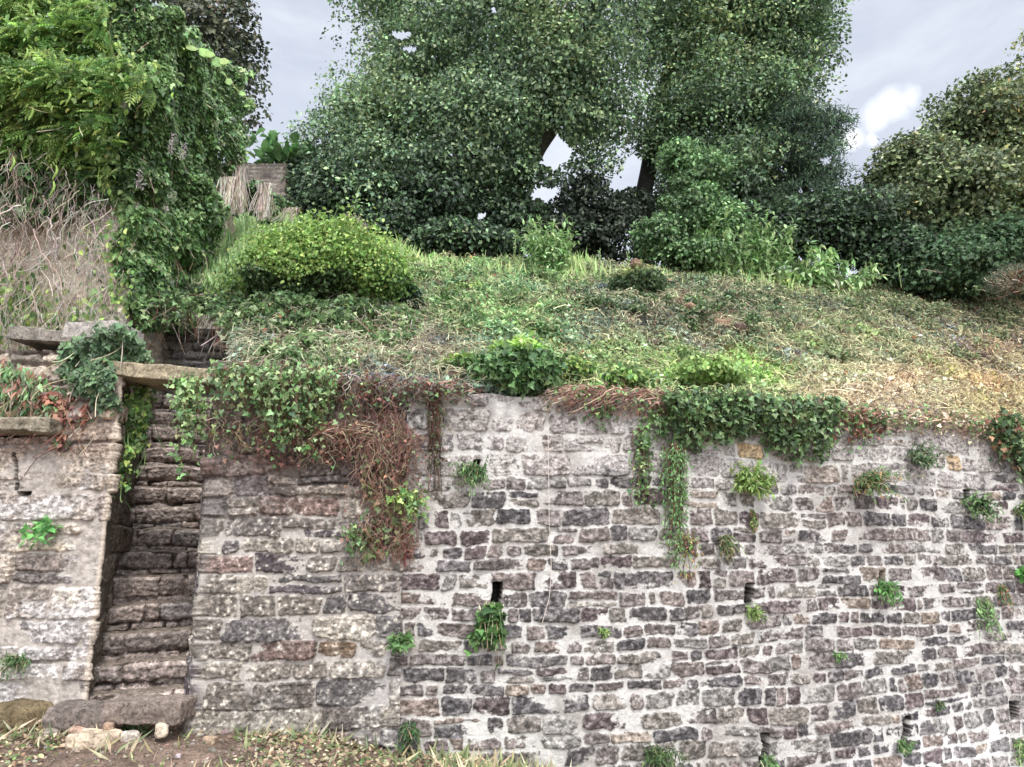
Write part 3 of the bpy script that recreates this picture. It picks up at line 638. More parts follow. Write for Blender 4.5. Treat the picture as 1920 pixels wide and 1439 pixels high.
def drape(name, label, x0, x1, ytop, ybot, n, size, pal, seed, cat='ivy', group=None, stem_pal=BROWN, leafy=1., kind='ivy', out=.10, mat=None, srad=.004, gap=.035, wander=8, hit=None):
    """strands hanging down the wall face from its top edge, leaves along them"""
    r = rng(seed); hit = hit or on_wall; px = r.uniform(x0, x1, n); yt = ytop(px)+r.uniform(-6, 12, n); yb = yt+(ybot(px)-yt)*(.15+.85*r.random(n)**1.0)
    K = 12; f_ = np.linspace(0, 1, K)[None]; PX = px[:, None]+wander*np.cumsum(r.normal(0, .35, (n, K)), 1)+r.normal(0, wander, (n, 1))*f_; PY = yt[:, None]+(yb-yt)[:, None]*f_
    Q = hit(PX, PY); nn = wall_n(PX, PY); o = out*(.35+1.0*r.random((n, 1)))*(.4+np.sin(np.clip(f_*2.6+.3, 0, 3.1)))+.035
    o = o*(1-.45*f_)
    Q = Q+nn*o[..., None]; t = thing(name, Q.reshape(-1, 3).mean(0), label, cat, group)
    s = Bag(); tubes(s, Q, srad*np.linspace(1, .5, K)[None], pick(r, stem_pal, n)); s.build('stems', M_stem, t, False)
    if leafy > 0:
        L = np.linalg.norm(np.diff(Q, axis=1), axis=2).sum(1); size = size*.8; cnt = np.maximum((L/gap*leafy*1.4).astype(int), 1); idx = np.repeat(np.arange(n), cnt); m = len(idx)
        g = r.random(m)*(K-1.001); i = g.astype(int); fr = (g-i)[:, None]; pos = Q[idx, i]*(1-fr)+Q[idx, i+1]*fr; n0 = nn[idx, i]
        pos = pos+r.normal(0, .03, (m, 3))+n0*r.uniform(0, .03, (m, 1))
        N_ = nrm(n0*.8+np.array([0, 0, .5])+.9*rdir(r, m)); tip = nrm(np.array([0, 0, -.8])+.9*rdir(r, m)+.15*n0)
        b = Bag(); leaves(b, pos, N_, tip, size*r.uniform(.45, 1.2, m), pick(r, pal, m), kind); b.build('foliage', mat or M_ivy, t, False)
    return t
def plant(name, label, base, axis, height, spread, n, size, pal, seed, cat='plant', group=None, kind='nettle', per=14, droop=.4, stem_pal=MID, mat=None, srad=.004, sag=.15, t=None, leafless=False):
    """a clump of leafy stems fanning from one root"""
    r = rng(seed); base = np.asarray(base, float); axis = nrm(np.asarray(axis, float)); K = 8; f_ = np.linspace(0, 1, K)[None, :, None]
    d = nrm(axis+spread*rdir(r, n)); L = height*r.uniform(.45, 1.05, (n, 1)); st_ = base+.3*height*spread*r.normal(0, 1, (n, 3))*np.array([1, .6, .15])
    Q = st_[:, None]+f_*(d*L)[:, None]+(f_**2)*np.array([0, 0, -sag*height])+np.sin(f_*3)*(.05*height*rdir(r, n))[:, None]
    t = t or thing(name, base, label, cat, group); s = Bag(); tubes(s, Q, srad*np.linspace(1, .4, K)[None], pick(r, stem_pal, n)); s.build('stems', M_stem, t, False)
    m = n*per; idx = np.repeat(np.arange(n), per); g = (.12+.88*r.random(m))*(K-1.001); i = g.astype(int); fr = (g-i)[:, None]
    pos = Q[idx, i]*(1-fr)+Q[idx, i+1]*fr; tip = nrm(d[idx]*.35+rdir(r, m)*.9+np.array([0, 0, -droop])); N_ = nrm(np.array([0, 0, 1.])+.5*rdir(r, m)-.2*np.array([0, 1, 0]))
    b = Bag(); leaves(b, pos, N_, tip, size*(1.15-.5*fr[:, 0]*0-.4*g/K)*r.uniform(.7, 1.2, m), pick(r, pal, m), kind)
    b.build('foliage', mat or M_leaf, t, False); return t

SKYHOLES = [(1040, 285, 32, 34), (1030, 262, 14, 22), (1190, 322, 25, 32), (1165, 345, 22, 14), (1022, 365, 30, 16), (850, 290, 14, 6), (905, 405, 12, 8), (1510, 355, 14, 8), (1545, 300, 12, 10), (755, 65, 22, 10), (770, 92, 15, 8), (925, 20, 7, 10)]
def tree(name, label, ells, pal, n, leaf, seed, cat='tree', group=None, trunk=None, clump=.55, kind='diamond', mat=None, holes=True, accent=None, bark=(84, 80, 72), per=90, limbs=14, core=.25, upb=.75, flat=.55, base=None):
    """crown: leaf clumps over the shells of several ellipsoids (px, py, rx, ry, depth, depth radius)"""
    r = rng(seed); E = []
    for (px, py, rx, ry, Yd, rd) in ells:
        c_ = P(px, py, Yd); k = (Yd*CT+(c_[2]-EYE)*ST)/F; E.append((c_, np.array([rx*k, rd, ry*k*1.03])))
    area = np.array([(e_[1][0]*e_[1][2])+(e_[1][0]*e_[1][1])*.5 for e_ in E]); nc = max(6, int(n/per)); w = r.choice(len(E), nc, p=area/area.sum())
    C0 = np.array([E[i][0] for i in w]); R0 = np.array([E[i][1] for i in w]); d = rdir(r, nc)
    d[:, 1] = np.where(r.random(nc) < .6, -np.abs(d[:, 1]), d[:, 1])
    rad = np.where(r.random(nc) < core, r.uniform(.2, .75, nc), r.uniform(.82, 1.0, nc))
    rad = rad*(1+.24*vn3(C0+d*R0, .8, seed+2)+.04*r.normal(0, 1, nc)); cc = C0+d*R0*rad[:, None]; cr = clump*r.uniform(.55, 1.25, nc)
    # keep clumps inside the silhouette
    cc = cc-d*(cr*.6)[:, None]
    idx = np.repeat(np.arange(nc), per); m = len(idx); dd = rdir(r, m); dd[:, 2] = np.where(r.random(m) < .65, np.abs(dd[:, 2]), dd[:, 2])
    pos = cc[idx]+dd*cr[idx, None]*(.35+.65*r.random((m, 1))**.5)*np.array([1, 1, flat])
    pos[:, 2] -= .25*((pos[:, :2]-cc[idx][:, :2])**2).sum(1)/cr[idx]
    if holes:
        hx, hy = proj(pos[:, 0], pos[:, 1], pos[:, 2]); keep = np.ones(m, bool)
        for (a, b, c1, c2) in SKYHOLES: keep &= (((hx-a)/c1)**2+((hy-b)/c2)**2 + .5*fbm(hx/14, hy/14, 91, 2)) > 1
        pos = pos[keep]; idx = idx[keep]; dd = dd[keep]; m = len(idx)
    out_ = nrm((pos-C0[idx])/R0[idx]); N_ = nrm(.45*out_+.45*dd+np.array([0, 0, upb])+.7*rdir(r, m)); tip = nrm(out_*.5+np.array([0, 0, -.45])+.9*rdir(r, m))
    hue = r.normal(0, .32, nc)[idx]; col = pick(r, pal, m, .16)*np.exp(hue)[:, None]
    if accent is not None:
        k = (vn3(pos, .8, seed+5)+.5*r.normal(0, 1, m) > accent[1]); col[k] = pick(r, accent[0], m)[k]
    if base is None:
        b0 = np.array(E[-1][0]); base = (b0[0], b0[1], float(hill(np.array(b0[0]), np.array(b0[1]))))
    t = thing(name, base, label, cat, group); b = Bag()
    leaves(b, pos, N_, tip, leaf*r.uniform(.65, 1.3, m), col, kind); b.build('crown', mat or M_tree, t, False)
    s = Bag(); bc = lin(bark)
    if trunk is None: trunk = [[(base[0], base[1], base[2]-.2), tuple((np.array(base)+E[0][0])/2+np.array([.1, 0, 0])), tuple(E[0][0])]]; tr = [(.16, .05)]
    else:
        tr = [q[1] for q in trunk]; trunk = [q[0] for q in trunk]
    ends = []
    for pts, (ra, rb) in zip(trunk, tr):
        pts = np.array(pts, float); dl = np.r_[0, np.cumsum(np.linalg.norm(np.diff(pts, axis=0), axis=1))]; ff = np.linspace(0, dl[-1], 26)
        q = np.stack([np.interp(ff, dl, pts[:, i]) for i in range(3)], 1)
        for _ in range(3): q[1:-1] = (q[:-2]+2*q[1:-1]+q[2:])/4
        q += .25*ra*np.stack([vn(ff*2, ff*0, seed), vn(ff*2, ff*0, seed+1), ff*0], 1)
        Rr = np.interp(ff, [0, dl[-1]*.12, dl[-1]], [ra*1.35, ra, rb]); Rr = Rr*(1+.12*vn(ff*4, ff*0, seed+2)); tubes(s, q[None], Rr[None], bc*.9, 10); ends.append(q)
    # limbs out to clumps
    src = np.concatenate([q[8:] for q in ends]); nl = min(limbs, nc); ki = r.choice(nc, nl, replace=False); tgt = cc[ki]
    D = np.linalg.norm(src[None]-tgt[:, None], axis=2)+np.maximum(0, src[None, :, 2]-tgt[:, None, 2])*1.; a = src[D.argmin(1)]
    f_ = np.linspace(0, 1, 8)[None, :, None]; Q = a[:, None]*(1-f_)+tgt[:, None]*f_+np.sin(f_*3.14)*(np.array([0, 0, .12])+.12*rdir(r, nl))[:, None]*np.linalg.norm(tgt-a, axis=1)[:, None, None]
    tubes(s, Q, np.linspace(.055, .012, 8)[None]*np.ones((nl, 1)), np.broadcast_to(bc*.8, (nl, 3)), 5)
    s.build('trunk', M_bark, t, True); return t

# ------------------------------------------------------------------ trees
DKG = [(46, 66, 50), (56, 80, 58), (66, 92, 66), (40, 58, 46), (78, 104, 72)]
GREYG = [(74, 98, 72), (86, 112, 80), (100, 126, 86), (62, 86, 66), (116, 140, 92)]
OLIVE = [(78, 92, 56), (92, 106, 62), (66, 80, 50), (112, 122, 70), (60, 74, 50)]
YELL = [(150, 164, 84), (166, 172, 92), (134, 152, 76)]
def pp(*a): return [tuple(P(*q)) for q in a]
tree('lime_tree', 'huge grey green tree with a leaning pale trunk above the middle of the bank', [
    (890, 60, 230, 190, 16, 3), (775, 170, 110, 150, 16, 2.4), (1080, 70, 160, 190, 15.6, 3), (1010, 190, 200, 110, 15.2, 2), (690, 240, 80, 90, 15.6, 2), (720, 330, 140, 80, 15.2, 1.6), (870, 250, 150, 90, 15.2, 2), (1120, 230, 90, 80, 15.6, 1.6), (900, -180, 320, 180, 17, 4), (742, 20, 78, 120, 16, 2), (700, 400, 130, 60, 15, 1.4), (860, 330, 130, 60, 15, 1.4), (980, 330, 70, 70, 15.6, 1.2), (620, 300, 50, 80, 15.4, 1.4), (1110, 330, 45, 70, 15.6, 1)],
    GREYG, 180000, .096, 201, accent=([(124, 146, 96), (136, 152, 104)], .85), holes=True, limbs=40,
    trunk=[(pp((955, 500, 16), (945, 420, 16), (950, 370, 16), (1000, 285, 15.4), (1060, 190, 15.2), (1110, 60, 15.6), (1140, -120, 16)), (.26, .1)), (pp((948, 420, 16.1), (935, 350, 16.1), (905, 285, 16.2), (860, 120, 16.4), (850, -60, 16.5)), (.22, .08)),
           (pp((930, 345, 16.1), (870, 290, 15.8), (800, 250, 15.5), (700, 210, 15.3)), (.12, .04)), (pp((1050, 210, 15.2), (1040, 100, 15.4), (1010, -20, 15.6)), (.13, .05))], bark=(104, 106, 96), per=190, clump=.95)
tree('broadleaf_tree', 'tall dark green tree standing to the right of the big leaning trunk', [
    (1390, 60, 170, 180, 17, 3), (1330, 230, 130, 150, 16.5, 2.5), (1430, 190, 110, 130, 16.5, 2.3), (1290, -60, 160, 200, 17, 3), (1440, 40, 115, 120, 17, 2.5), (1270, 120, 110, 150, 16.6, 2), (1400, -200, 240, 160, 17.5, 3), (1240, 260, 60, 120, 16.4, 1.4), (1400, 340, 110, 80, 16, 1.8), (1480, 120, 70, 150, 17, 2)],
    [(62, 86, 60), (74, 100, 66), (84, 112, 70), (54, 76, 56), (98, 122, 74)], 150000, .094, 203, accent=([(124, 146, 90), (134, 148, 92)], 1.1), trunk=[(pp((1205, 500, 16.8), (1208, 400, 16.8), (1215, 320, 16.8), (1232, 200, 16.9), (1280, 40, 17), (1310, -150, 17)), (.2, .08)), (pp((1225, 235, 16.9), (1330, 130, 16.8), (1400, 40, 17)), (.12, .04))], bark=(66, 66, 62), per=180, clump=.85)
tree('yew_tree', 'dark feathery evergreen at the right flank of the tall trees, bare twigs against the cloud', [(1480, 280, 80, 95, 15.6, 1.6), (1530, 330, 62, 60, 15.4, 1.3), (1500, 400, 90, 60, 15.2, 1.3), (1545, 250, 40, 50, 15.6, 1)], DKG, 15000, .13, 205, kind='blade', clump=.5, per=80, upb=.2)
tree('holly_bush', 'bright green leafy bush in front of the trees, right of the sky gap', [(1290, 400, 70, 85, 14.2, 1.2), (1240, 450, 60, 55, 14, 1), (1310, 330, 55, 50, 14.4, 1), (1340, 440, 50, 70, 14.3, 1), (1290, 485, 85, 40, 14, 1), (1270, 300, 40, 40, 14.6, .8)], [(72, 104, 62), (84, 116, 68), (62, 90, 54), (100, 130, 78)], 24000, .085, 207, cat='bush', clump=.42, per=80)
BK = [(42, 58, 42), (52, 72, 50), (64, 88, 58), (78, 104, 68), (34, 48, 38)]
for k, (lab, el, n) in enumerate([
    ('dark ivy choked bush under the left side of the big tree', [(650, 400, 100, 85, 15, 1.6), (600, 345, 65, 60, 15.2, 1.2), (570, 330, 40, 45, 15.3, 1), (700, 450, 90, 45, 14.4, 1)], 22000),
    ('dark bush beneath the middle of the big tree, right of the ivy choked one', [(810, 400, 125, 95, 15, 1.6), (750, 440, 90, 60, 14.6, 1.2), (840, 460, 90, 45, 14.2, 1)], 22000),
    ('shadowed bush round the foot of the leaning trunk', [(945, 420, 75, 90, 15.3, 1.2), (910, 470, 90, 45, 14.6, 1), (990, 400, 40, 80, 15.6, .8)], 15000),
    ('nearly black thin bush below the two gaps of sky', [(1090, 410, 85, 85, 15.8, 1.2), (1150, 430, 60, 70, 15.6, 1), (1050, 450, 70, 60, 15.5, 1), (1180, 400, 40, 60, 16, .8)], 15000),
    ('blackish shrub between the bright bush and the right hand trees', [(1430, 440, 100, 70, 15, 1.2), (1530, 430, 90, 80, 15, 1.2), (1600, 430, 70, 85, 15.2, 1.2), (1680, 480, 80, 60, 14.8, .9), (1380, 380, 60, 70, 15.4, 1)], 24000),
    ('far thicket closing the view under the left half of the trees', [(640, 430, 110, 110, 19, 1.4), (760, 390, 120, 120, 19, 1.4), (880, 400, 110, 120, 19, 1.4)], 12000),
    ('far thicket closing the view under the right half of the trees', [(1240, 420, 80, 100, 19, 1.4), (1350, 360, 110, 130, 19, 1.4), (1470, 370, 110, 110, 19, 1.4), (1590, 420, 90, 90, 19, 1.4)], 14000)]):
    tree('understorey_bush', lab, el, BK if k != 3 else [(34, 44, 36), (46, 58, 46), (62, 74, 56)], n, .10, 220+k, cat='bush', group='dark bushes under the trees', clump=.6, per=110, limbs=14, accent=(GREYG, .7) if k < 3 else None)
tree('chestnut_tree', 'round olive green chestnut at the right, leaves browning at the edges', [(1730, 390, 125, 110, 16, 2.5), (1810, 260, 85, 100, 16.5, 2.2), (1690, 330, 85, 70, 16, 1.8), (1860, 330, 90, 110, 16.5, 2), (1650, 430, 80, 90, 15.6, 1.5), (1780, 450, 120, 60, 15.4, 1.4), (1880, 440, 90, 60, 15.4, 1.2)], [(84, 100, 62), (96, 112, 68), (72, 88, 56), (118, 128, 80), (60, 74, 50)], 100000, .105, 231, accent=([(140, 132, 66), (150, 118, 66), (128, 136, 72)], .95), clump=.75, per=130, bark=(70, 62, 54))
tree('chestnut_tree', 'tall chestnut cut by the right edge of the view', [(1965, 180, 62, 110, 16, 2), (1990, 60, 60, 90, 16, 1.8), (2090, 250, 110, 200, 16.5, 2), (1960, 330, 85, 90, 15, 1.6), (1935, 370, 70, 60, 14.6, 1.2)], [(92, 106, 62), (106, 120, 68), (78, 94, 56), (126, 136, 78)], 60000, .105, 233, accent=([(170, 160, 80), (160, 168, 84)], .6), clump=.7, per=110, bark=(70, 62, 54))
tree('back_tree', 'dark tree with reddish tips behind the ivy wall at the left', [(420, 60, 80, 90, 17, 2), (440, 190, 62, 90, 17, 1.8), (330, 20, 90, 70, 17, 2), (410, -60, 100, 80, 17.5, 2), (400, 130, 90, 110, 17.2, 2), (470, 120, 35, 60, 17, 1)], [(56, 66, 50), (70, 78, 56), (48, 56, 46), (84, 88, 62)], 12500, .13, 235, accent=([(128, 88, 70), (112, 80, 62)], 1.0), clump=.45, per=70, core=.15)
plant('acanthus', 'bright green large leaved plant on the grey skyline wall', P(515, 312, 14.4), (0, 0, 1), .75, .9, 34, .32, [(84, 130, 66), (104, 150, 80), (70, 112, 56)], 239, kind='oval', per=4, droop=-.5)

# the ivy wall at the left
def on_side(px, py):
    u, y, z = ray(px, py); Yt = np.clip(-4.66/np.minimum(u/y, -.2), 8.3, 14.5); return np.stack([u/y*Yt, Yt, EYE+z/y*Yt], -1)
def side_n(px, py, p): return np.broadcast_to(nrm(np.array([1., -.45, .1])), p.shape)
def on_face(px, py, Yd=8.42):
    u, y, z = ray(px, py); return np.stack([u/y*Yd, np.full(np.shape(px), Yd), EYE+z/y*Yd], -1)
def face_n(px, py, p): return np.broadcast_to(np.array([0., -1., 0]), p.shape)
surf_mass('ivy', 'deep green ivy swallowing the receding side of the tall left wall', 'ivy', [(190, -30), (230, 20), (300, 62), (365, 85), (410, 125), (440, 190), (452, 260), (440, 300), (400, 330), (385, 420), (330, 440), (235, 430), (180, 300), (170, 100)], on_side, side_n, 26000, .6, .078, GREEN_IVY+MID, seed=241, lump=1.3, stems=80, accent=([(120, 152, 90), (140, 170, 104), (104, 140, 76)], .15))
surf_mass('ivy', 'ivy falling down the corner of the tall left wall to the stair top', 'ivy', [(225, 400), (390, 410), (375, 500), (350, 580), (330, 610), (240, 630), (225, 560), (215, 480)], on_side, side_n, 12000, .42, .072, GREEN_IVY+MID, seed=243, lump=1.8, stems=60, accent=(MID, .2))
surf_mass('ivy', 'thin ivy on the pale streaked wall beside the skyline wall end', 'ivy', [(425, 290), (455, 330), (480, 350), (520, 370), (560, 400), (580, 430), (500, 425), (490, 380), (462, 400), (440, 380), (430, 410), (425, 350)], on_side, side_n, 2600, .25, .10, GREEN_IVY, seed=245, stems=30)
surf_mass('ivy', 'dark shadowy ivy behind the wisteria on the tall left wall face', 'ivy', [(-380, -60), (260, -60), (262, 330), (200, 400), (110, 430), (-380, 420)], on_face, face_n, 19000, .45, .11, [(60, 88, 48), (72, 102, 54), (90, 124, 66)], seed=247, lump=1.7, stems=60, accent=(MID, .45))
# wisteria: long pinnate leaves in sprays
t = thing('wisteria', P(110, 200, 8.0), 'bright lime green wisteria with long feathery leaves over the top left corner', 'climber'); r = rng(251)
px, py = sample_poly(r, [(-380, -60), (215, -60), (235, 60), (262, 160), (330, 190), (355, 250), (280, 260), (268, 330), (215, 375), (110, 330), (-380, 320)], 7600, 16)
p = on_face(px, py, 8.4); lum = np.clip(.5+.9*vn3(p, 1.5, 5)+.5*vn3(p, 4, 8), 0, 1.3); p = p+np.array([0, -1., 0])*(.25+.75*lum)[:, None]+r.normal(0, .05, p.shape)
cl = nrm(np.stack([.8*vn3(p, 1.3, 31), -.5+0*px, -.75+.5*vn3(p, 1.5, 32)], 1)+.85*rdir(r, len(p)))
colw = pick(r, LIME+[(96, 140, 58), (84, 124, 54)], len(p)); b = Bag(); leaves(b, p, nrm(np.array([0, -.45, .9])+.5*rdir(r, len(p))), cl, r.uniform(.13, .25, len(p)), colw, 'pinnate'); k = r.integers(0, len(p), 15000); leaves(b, p[k]+r.normal(0, .09, (15000, 3)), nrm(np.array([0, -.5, .8])+.6*rdir(r, 15000)), nrm(np.array([0, -.2, -.8])+.7*rdir(r, 15000)), r.uniform(.05, .1, 15000), pick(r, LIME+MID, 15000), 'oval'); b.build('foliage', M_leaf, t, False)
s = Bag(); k = r.integers(0, len(p), 70); f_ = np.linspace(0, 1, 8)[None, :, None]; d = nrm(np.array([.3, -.3, -.6])+.7*rdir(r, 70))*r.uniform(.3, .9, (70, 1)); tubes(s, p[k][:, None]+f_*d[:, None]+np.sin(f_*3)*.08*rdir(r, 70)[:, None], .005, pick(r, [(170, 160, 130), (130, 120, 96)], 70)); s.build('stems', M_stem, t, False)
s = Bag()
for (a, b_) in [(50, 90), (25, 295), (100, 340), (130, 170), (35, 160), (60, 200), (105, 310)]:
    q = P(a, b_, 7.35); ff = np.linspace(0, 1, 10); L = np.stack([.02*np.sin(ff*4), 0*ff, -.17*ff], 1)+q; tubes(s, L[None], (.004+.011*np.sin(ff*3.1)**.6*(.6+.4*np.sin(ff*14)**2))[None], lin([150, 178, 96]), 6); s.build('seed_pod', M_leaf, t, True); s = Bag()
for (a, b_, l) in [(265, 320, .22), (325, 250, .25), (345, 270, .2), (238, 175, .2)]:
    q = P(a, b_, 7.5); n = 90; ff = r.random(n); ps = q+np.stack([r.normal(0, .022, n), r.normal(0, .022, n), -l*ff], 1); leaves(s, ps, rdir(r, n), rdir(r, n), .02, pick(r, [(176, 164, 168), (150, 134, 134), (190, 180, 180)], n), 'oval'); s.build('flower_raceme', M_leaf, t, False); s = Bag()
# bare stems on the left face
def bare(name, label, poly, n, L, rad, pal, seed, hit, out, cat='dead stems', K=9, lean=(0, 0, -1), curl=.25, parent=None):
    r = rng(seed); px, py = sample_poly(r, poly, n, 10); p = hit(px, py)+np.array([0, -1., 0])*r.uniform(*out, (n, 1)); f_ = np.linspace(0, 1, K)[None, :, None]
    d = nrm(np.array(lean, float)+.75*rdir(r, n)*np.array([1, .5, 1]))*L*r.uniform(.35, 1.1, (n, 1)); w = np.cumsum(r.normal(0, curl*L/K, (n, K, 3)), 1)
    s = Bag(); tubes(s, p[:, None]-.5*d[:, None]+f_*d[:, None]+w, rad*r.uniform(.5, 1.3, (n, 1))*np.linspace(1, .5, K)[None], pick(r, pal, n, .2)); t = parent or thing(name, p.mean(0), label, cat); s.build('twigs', M_stem, t, True); return t
t = bare('bare_climber', 'tangle of pale leafless stems hanging on the tall wall at the left edge', [(-380, 330), (-30, 300), (90, 330), (215, 400), (240, 470), (225, 600), (100, 640), (60, 700), (-380, 690)], 2300, .6, .0042, [(196, 182, 168), (214, 198, 184), (206, 184, 168), (170, 150, 134), (222, 210, 196)], 261, lambda a, b: on_face(a, b, 8.3), (.05, .55))
bare('', '', [(-20, 290), (200, 380), (180, 560), (-20, 660)], 60, 1.0, .008, GREYST, 262, lambda a, b: on_face(a, b, 8.3), (.3, .7), K=12, curl=.2, parent=t)
r = rng(263); px, py = sample_poly(r, [(-30, 420), (240, 420), (235, 590), (60, 620), (-30, 640)], 2600, 10); q_ = on_face(px, py, 8.1); k = vn3(q_, 2.2, 77)+.35*r.normal(0, 1, 2600) > .25; p = (q_+r.normal(0, .12, (2600, 3)))[k]; m = len(p); b = Bag()
leaves(b, p, nrm(np.array([0, -1, .5])+.6*rdir(r, m)), nrm(np.array([0, 0, -1.])+.7*rdir(r, m)), r.uniform(.05, .1, m), pick(r, MID+LIME, m), 'oval'); b.build('foliage', M_leaf, t, False)
# pale aerial roots
for k, (x0, y0, x1, y1, w) in enumerate([(418, 300, 418, 410, 14), (468, 350, 466, 420, 16), (525, 395, 520, 425, 26), (395, 340, 392, 410, 18)]):
    r = rng(270+k); n = 260; xa = x0+r.normal(0, w*.3, n); xb = x1+r.normal(0, w*.5, n); f_ = np.linspace(0, 1, 6)[None]
    Q = on_side(xa[:, None]*(1-f_)+xb[:, None]*f_+r.normal(0, 1, (n, 6)), y0+(y1-y0)*f_*r.uniform(.7, 1, (n, 1)))+np.array([.30, -.12, 0])*r.uniform(.8, 1.2, (n, 1, 1)); s = Bag(); tubes(s, Q, .006, pick(r, [(232, 224, 212), (212, 196, 178), (196, 172, 152)], n)); 
    tag(s.build('aerial_roots', M_stem, None, False), ['pale cream sheaf of dead climber roots high on the left wall, the tallest streak', 'shorter pale root streak just right of the tallest one', 'broad fanned root streak nearest the big tree', 'tan root streak just left of the tallest one'][k], 'roots', 'dead root streaks on the wall')
# large leaves on top of the ivy
t = thing('kiwi_vine', P(370, 100, 8.6), 'a few big pale lime leaves on a shoot above the ivy at the left', 'climber'); b = Bag()
lp = np.array([P(a, c_, 8.5) for a, c_ in [(330, 78), (348, 84), (375, 92), (388, 96), (405, 108), (412, 112), (425, 148), (452, 172), (462, 197)]]); n = len(lp)
leaves(b, lp, nrm(np.tile([.1, -.9, .5], (n, 1))+.3*rdir(rng(5), n)), nrm(np.tile([.7, -.1, -.6], (n, 1))+.4*rdir(rng(6), n)), np.array([.2, .17, .17, .13, .15, .12, .09, .08, .08]), pick(rng(7), [(136, 176, 74), (148, 186, 88)], n), 'broad'); b.build('foliage', M_leaf, t, True)
s = Bag(); Q = np.array([P(a, c_, 8.55) for a, c_ in [(315, 60), (350, 85), (390, 105), (420, 140), (450, 175), (480, 200)]]); tubes(s, Q[None], .006, lin([140, 150, 90]), 5); s.build('stem', M_stem, t)

# ------------------------------------------------------------------ cover of the slope
def slope_pts(r, n, x0=-4.6, x1=11, s0=.02, s1=7.2):
    X = r.uniform(x0, x1, n); S = s0+(s1-s0)*r.random(n)**1.15; Y = Yw(X)+S; k = ~(((X < CR[0]+.1-(Y-6.35)*math.tan(A)) & (Y < 9.6)) | (X < -4.6))
    X = X[k]; Y = Y[k]; return X, Y, hill(X, Y)
r = rng(301); X, Y, Z = slope_pts(r, 420000); px, py = proj(X, Y, Z); dens = idw(px, py, STEMS, 2)[:, 0]; patch = fbm(X*1.6, Y*1.6, 66, 3)
keep = r.random(len(X)) < np.clip(1.1-.5*dens+.4*patch, .12, 1); X, Y, Z, px, py = [q[keep] for q in (X, Y, Z, px, py)]; n = len(X)
C = idw(px, py, SLOPE, 3)/255.; hue = fbm(X*.9, Y*1.4, 67, 3)[:, None]; C = C*(1+.16*hue*np.array([.7, 1, -.6])) + .012*r.normal(0, 1, (n, 3)); C = C.mean(1, keepdims=True)+(C-C.mean(1, keepdims=True))*.75; C = C*np.array([.97, 1.0, 1.06]); C = np.clip(C, .05, 1)**2.2*.95*np.exp(r.normal(0, .45, (n, 1)))
red = (r.random(n) < .03+.07*(px > 1700)); C[red] = pick(r, [(170, 110, 78), (186, 128, 90)], n)[red]
tall = .03+.15*np.clip(fbm(X*2.6, Y*3.6, 68, 3)+.15, 0, 1)
p = np.stack([X, Y, Z+tall*r.random(n)+.01], 1); b = Bag()
leaves(b, p, nrm(np.array([0, -.35, .8])+.75*rdir(r, n)), nrm(np.array([0, -.3, -.3])+rdir(r, n)), r.uniform(.03, .072, n)*(1+.04*(Y-7)), C, 'oval')
tag(b.build('ground_cover', M_leaf, None, False), kind='stuff')
r = rng(303); X, Y, Z = slope_pts(r, 62000); px, py = proj(X, Y, Z); dens = idw(px, py, STEMS, 2)[:, 0]; keep = r.random(len(X)) < dens*.6+.05; X, Y, Z, px, py = [q[keep] for q in (X, Y, Z, px, py)]; n = len(X)
K = 5; f_ = np.linspace(-.5, .5, K)[None, :, None]; d = rdir(r, n)*np.array([1, 1, .55])*r.uniform(.08, .34, (n, 1)); Q = np.stack([X, Y, Z+.06+.1*r.random(n)], 1)[:, None]+f_*d[:, None]+(.25-f_**2)*np.array([0, 0, .3])*r.random((n, 1, 1))+r.normal(0, .018, (n, K, 3))
C = idw(px, py, SLOPE, 3)/255.; C = (C*.45+.55*np.array([.80, .74, .64])); C = np.clip(C, 0, 1)**2.2*1.05*np.exp(r.normal(0, .3, (n, 1))); br = r.random(n) < .25; C[br] = pick(r, [(128, 96, 80), (110, 84, 70)], n)[br]
b = Bag(); tubes(b, Q, .0030*r.uniform(.6, 1.4, (n, 1))*(1+.08*(Y-6)[:, None]), C); tag(b.build('dry_stems', M_stem, None, False), kind='stuff')

# pale fine grass, upper left of the slope
r = rng(305); px, py = sample_poly(r, [(360, 410), (560, 425), (700, 470), (760, 500), (620, 520), (420, 560), (350, 540)], 9000, 10); p = on_hill(px, py); b = Bag()
leaves(b, p, nrm(np.array([0, -1., .2])+.5*rdir(r, 9000)), nrm(np.array([0, 0, 1.])+.45*rdir(r, 9000)), r.uniform(.14, .34, 9000), pick(r, [(150, 186, 112), (132, 172, 92), (168, 196, 128)], 9000), 'blade', .5); tag(b.build('grass', M_leaf, None, False), kind='stuff')
# grass fringe along the crest
r = rng(306); n = 7000; px = r.uniform(740, 1920, n); X = (px-960)/F*13.3; Y = Yw(X)+DEPTH+r.uniform(-.9, 1.4, n); p = np.stack([X, Y, hill(X, Y)-.02], 1); b = Bag()
leaves(b, p, nrm(np.array([0, -1., .2])+.5*rdir(r, n)), nrm(np.array([0, 0, 1.])+.35*rdir(r, n)), r.uniform(.12, .38, n)*(1+.5*vn(X*1.5, Y, 3)), pick(r, [(150, 180, 96), (124, 158, 78), (172, 190, 110)], n), 'blade', .45); tag(b.build('grass', M_leaf, None, False), kind='stuff')

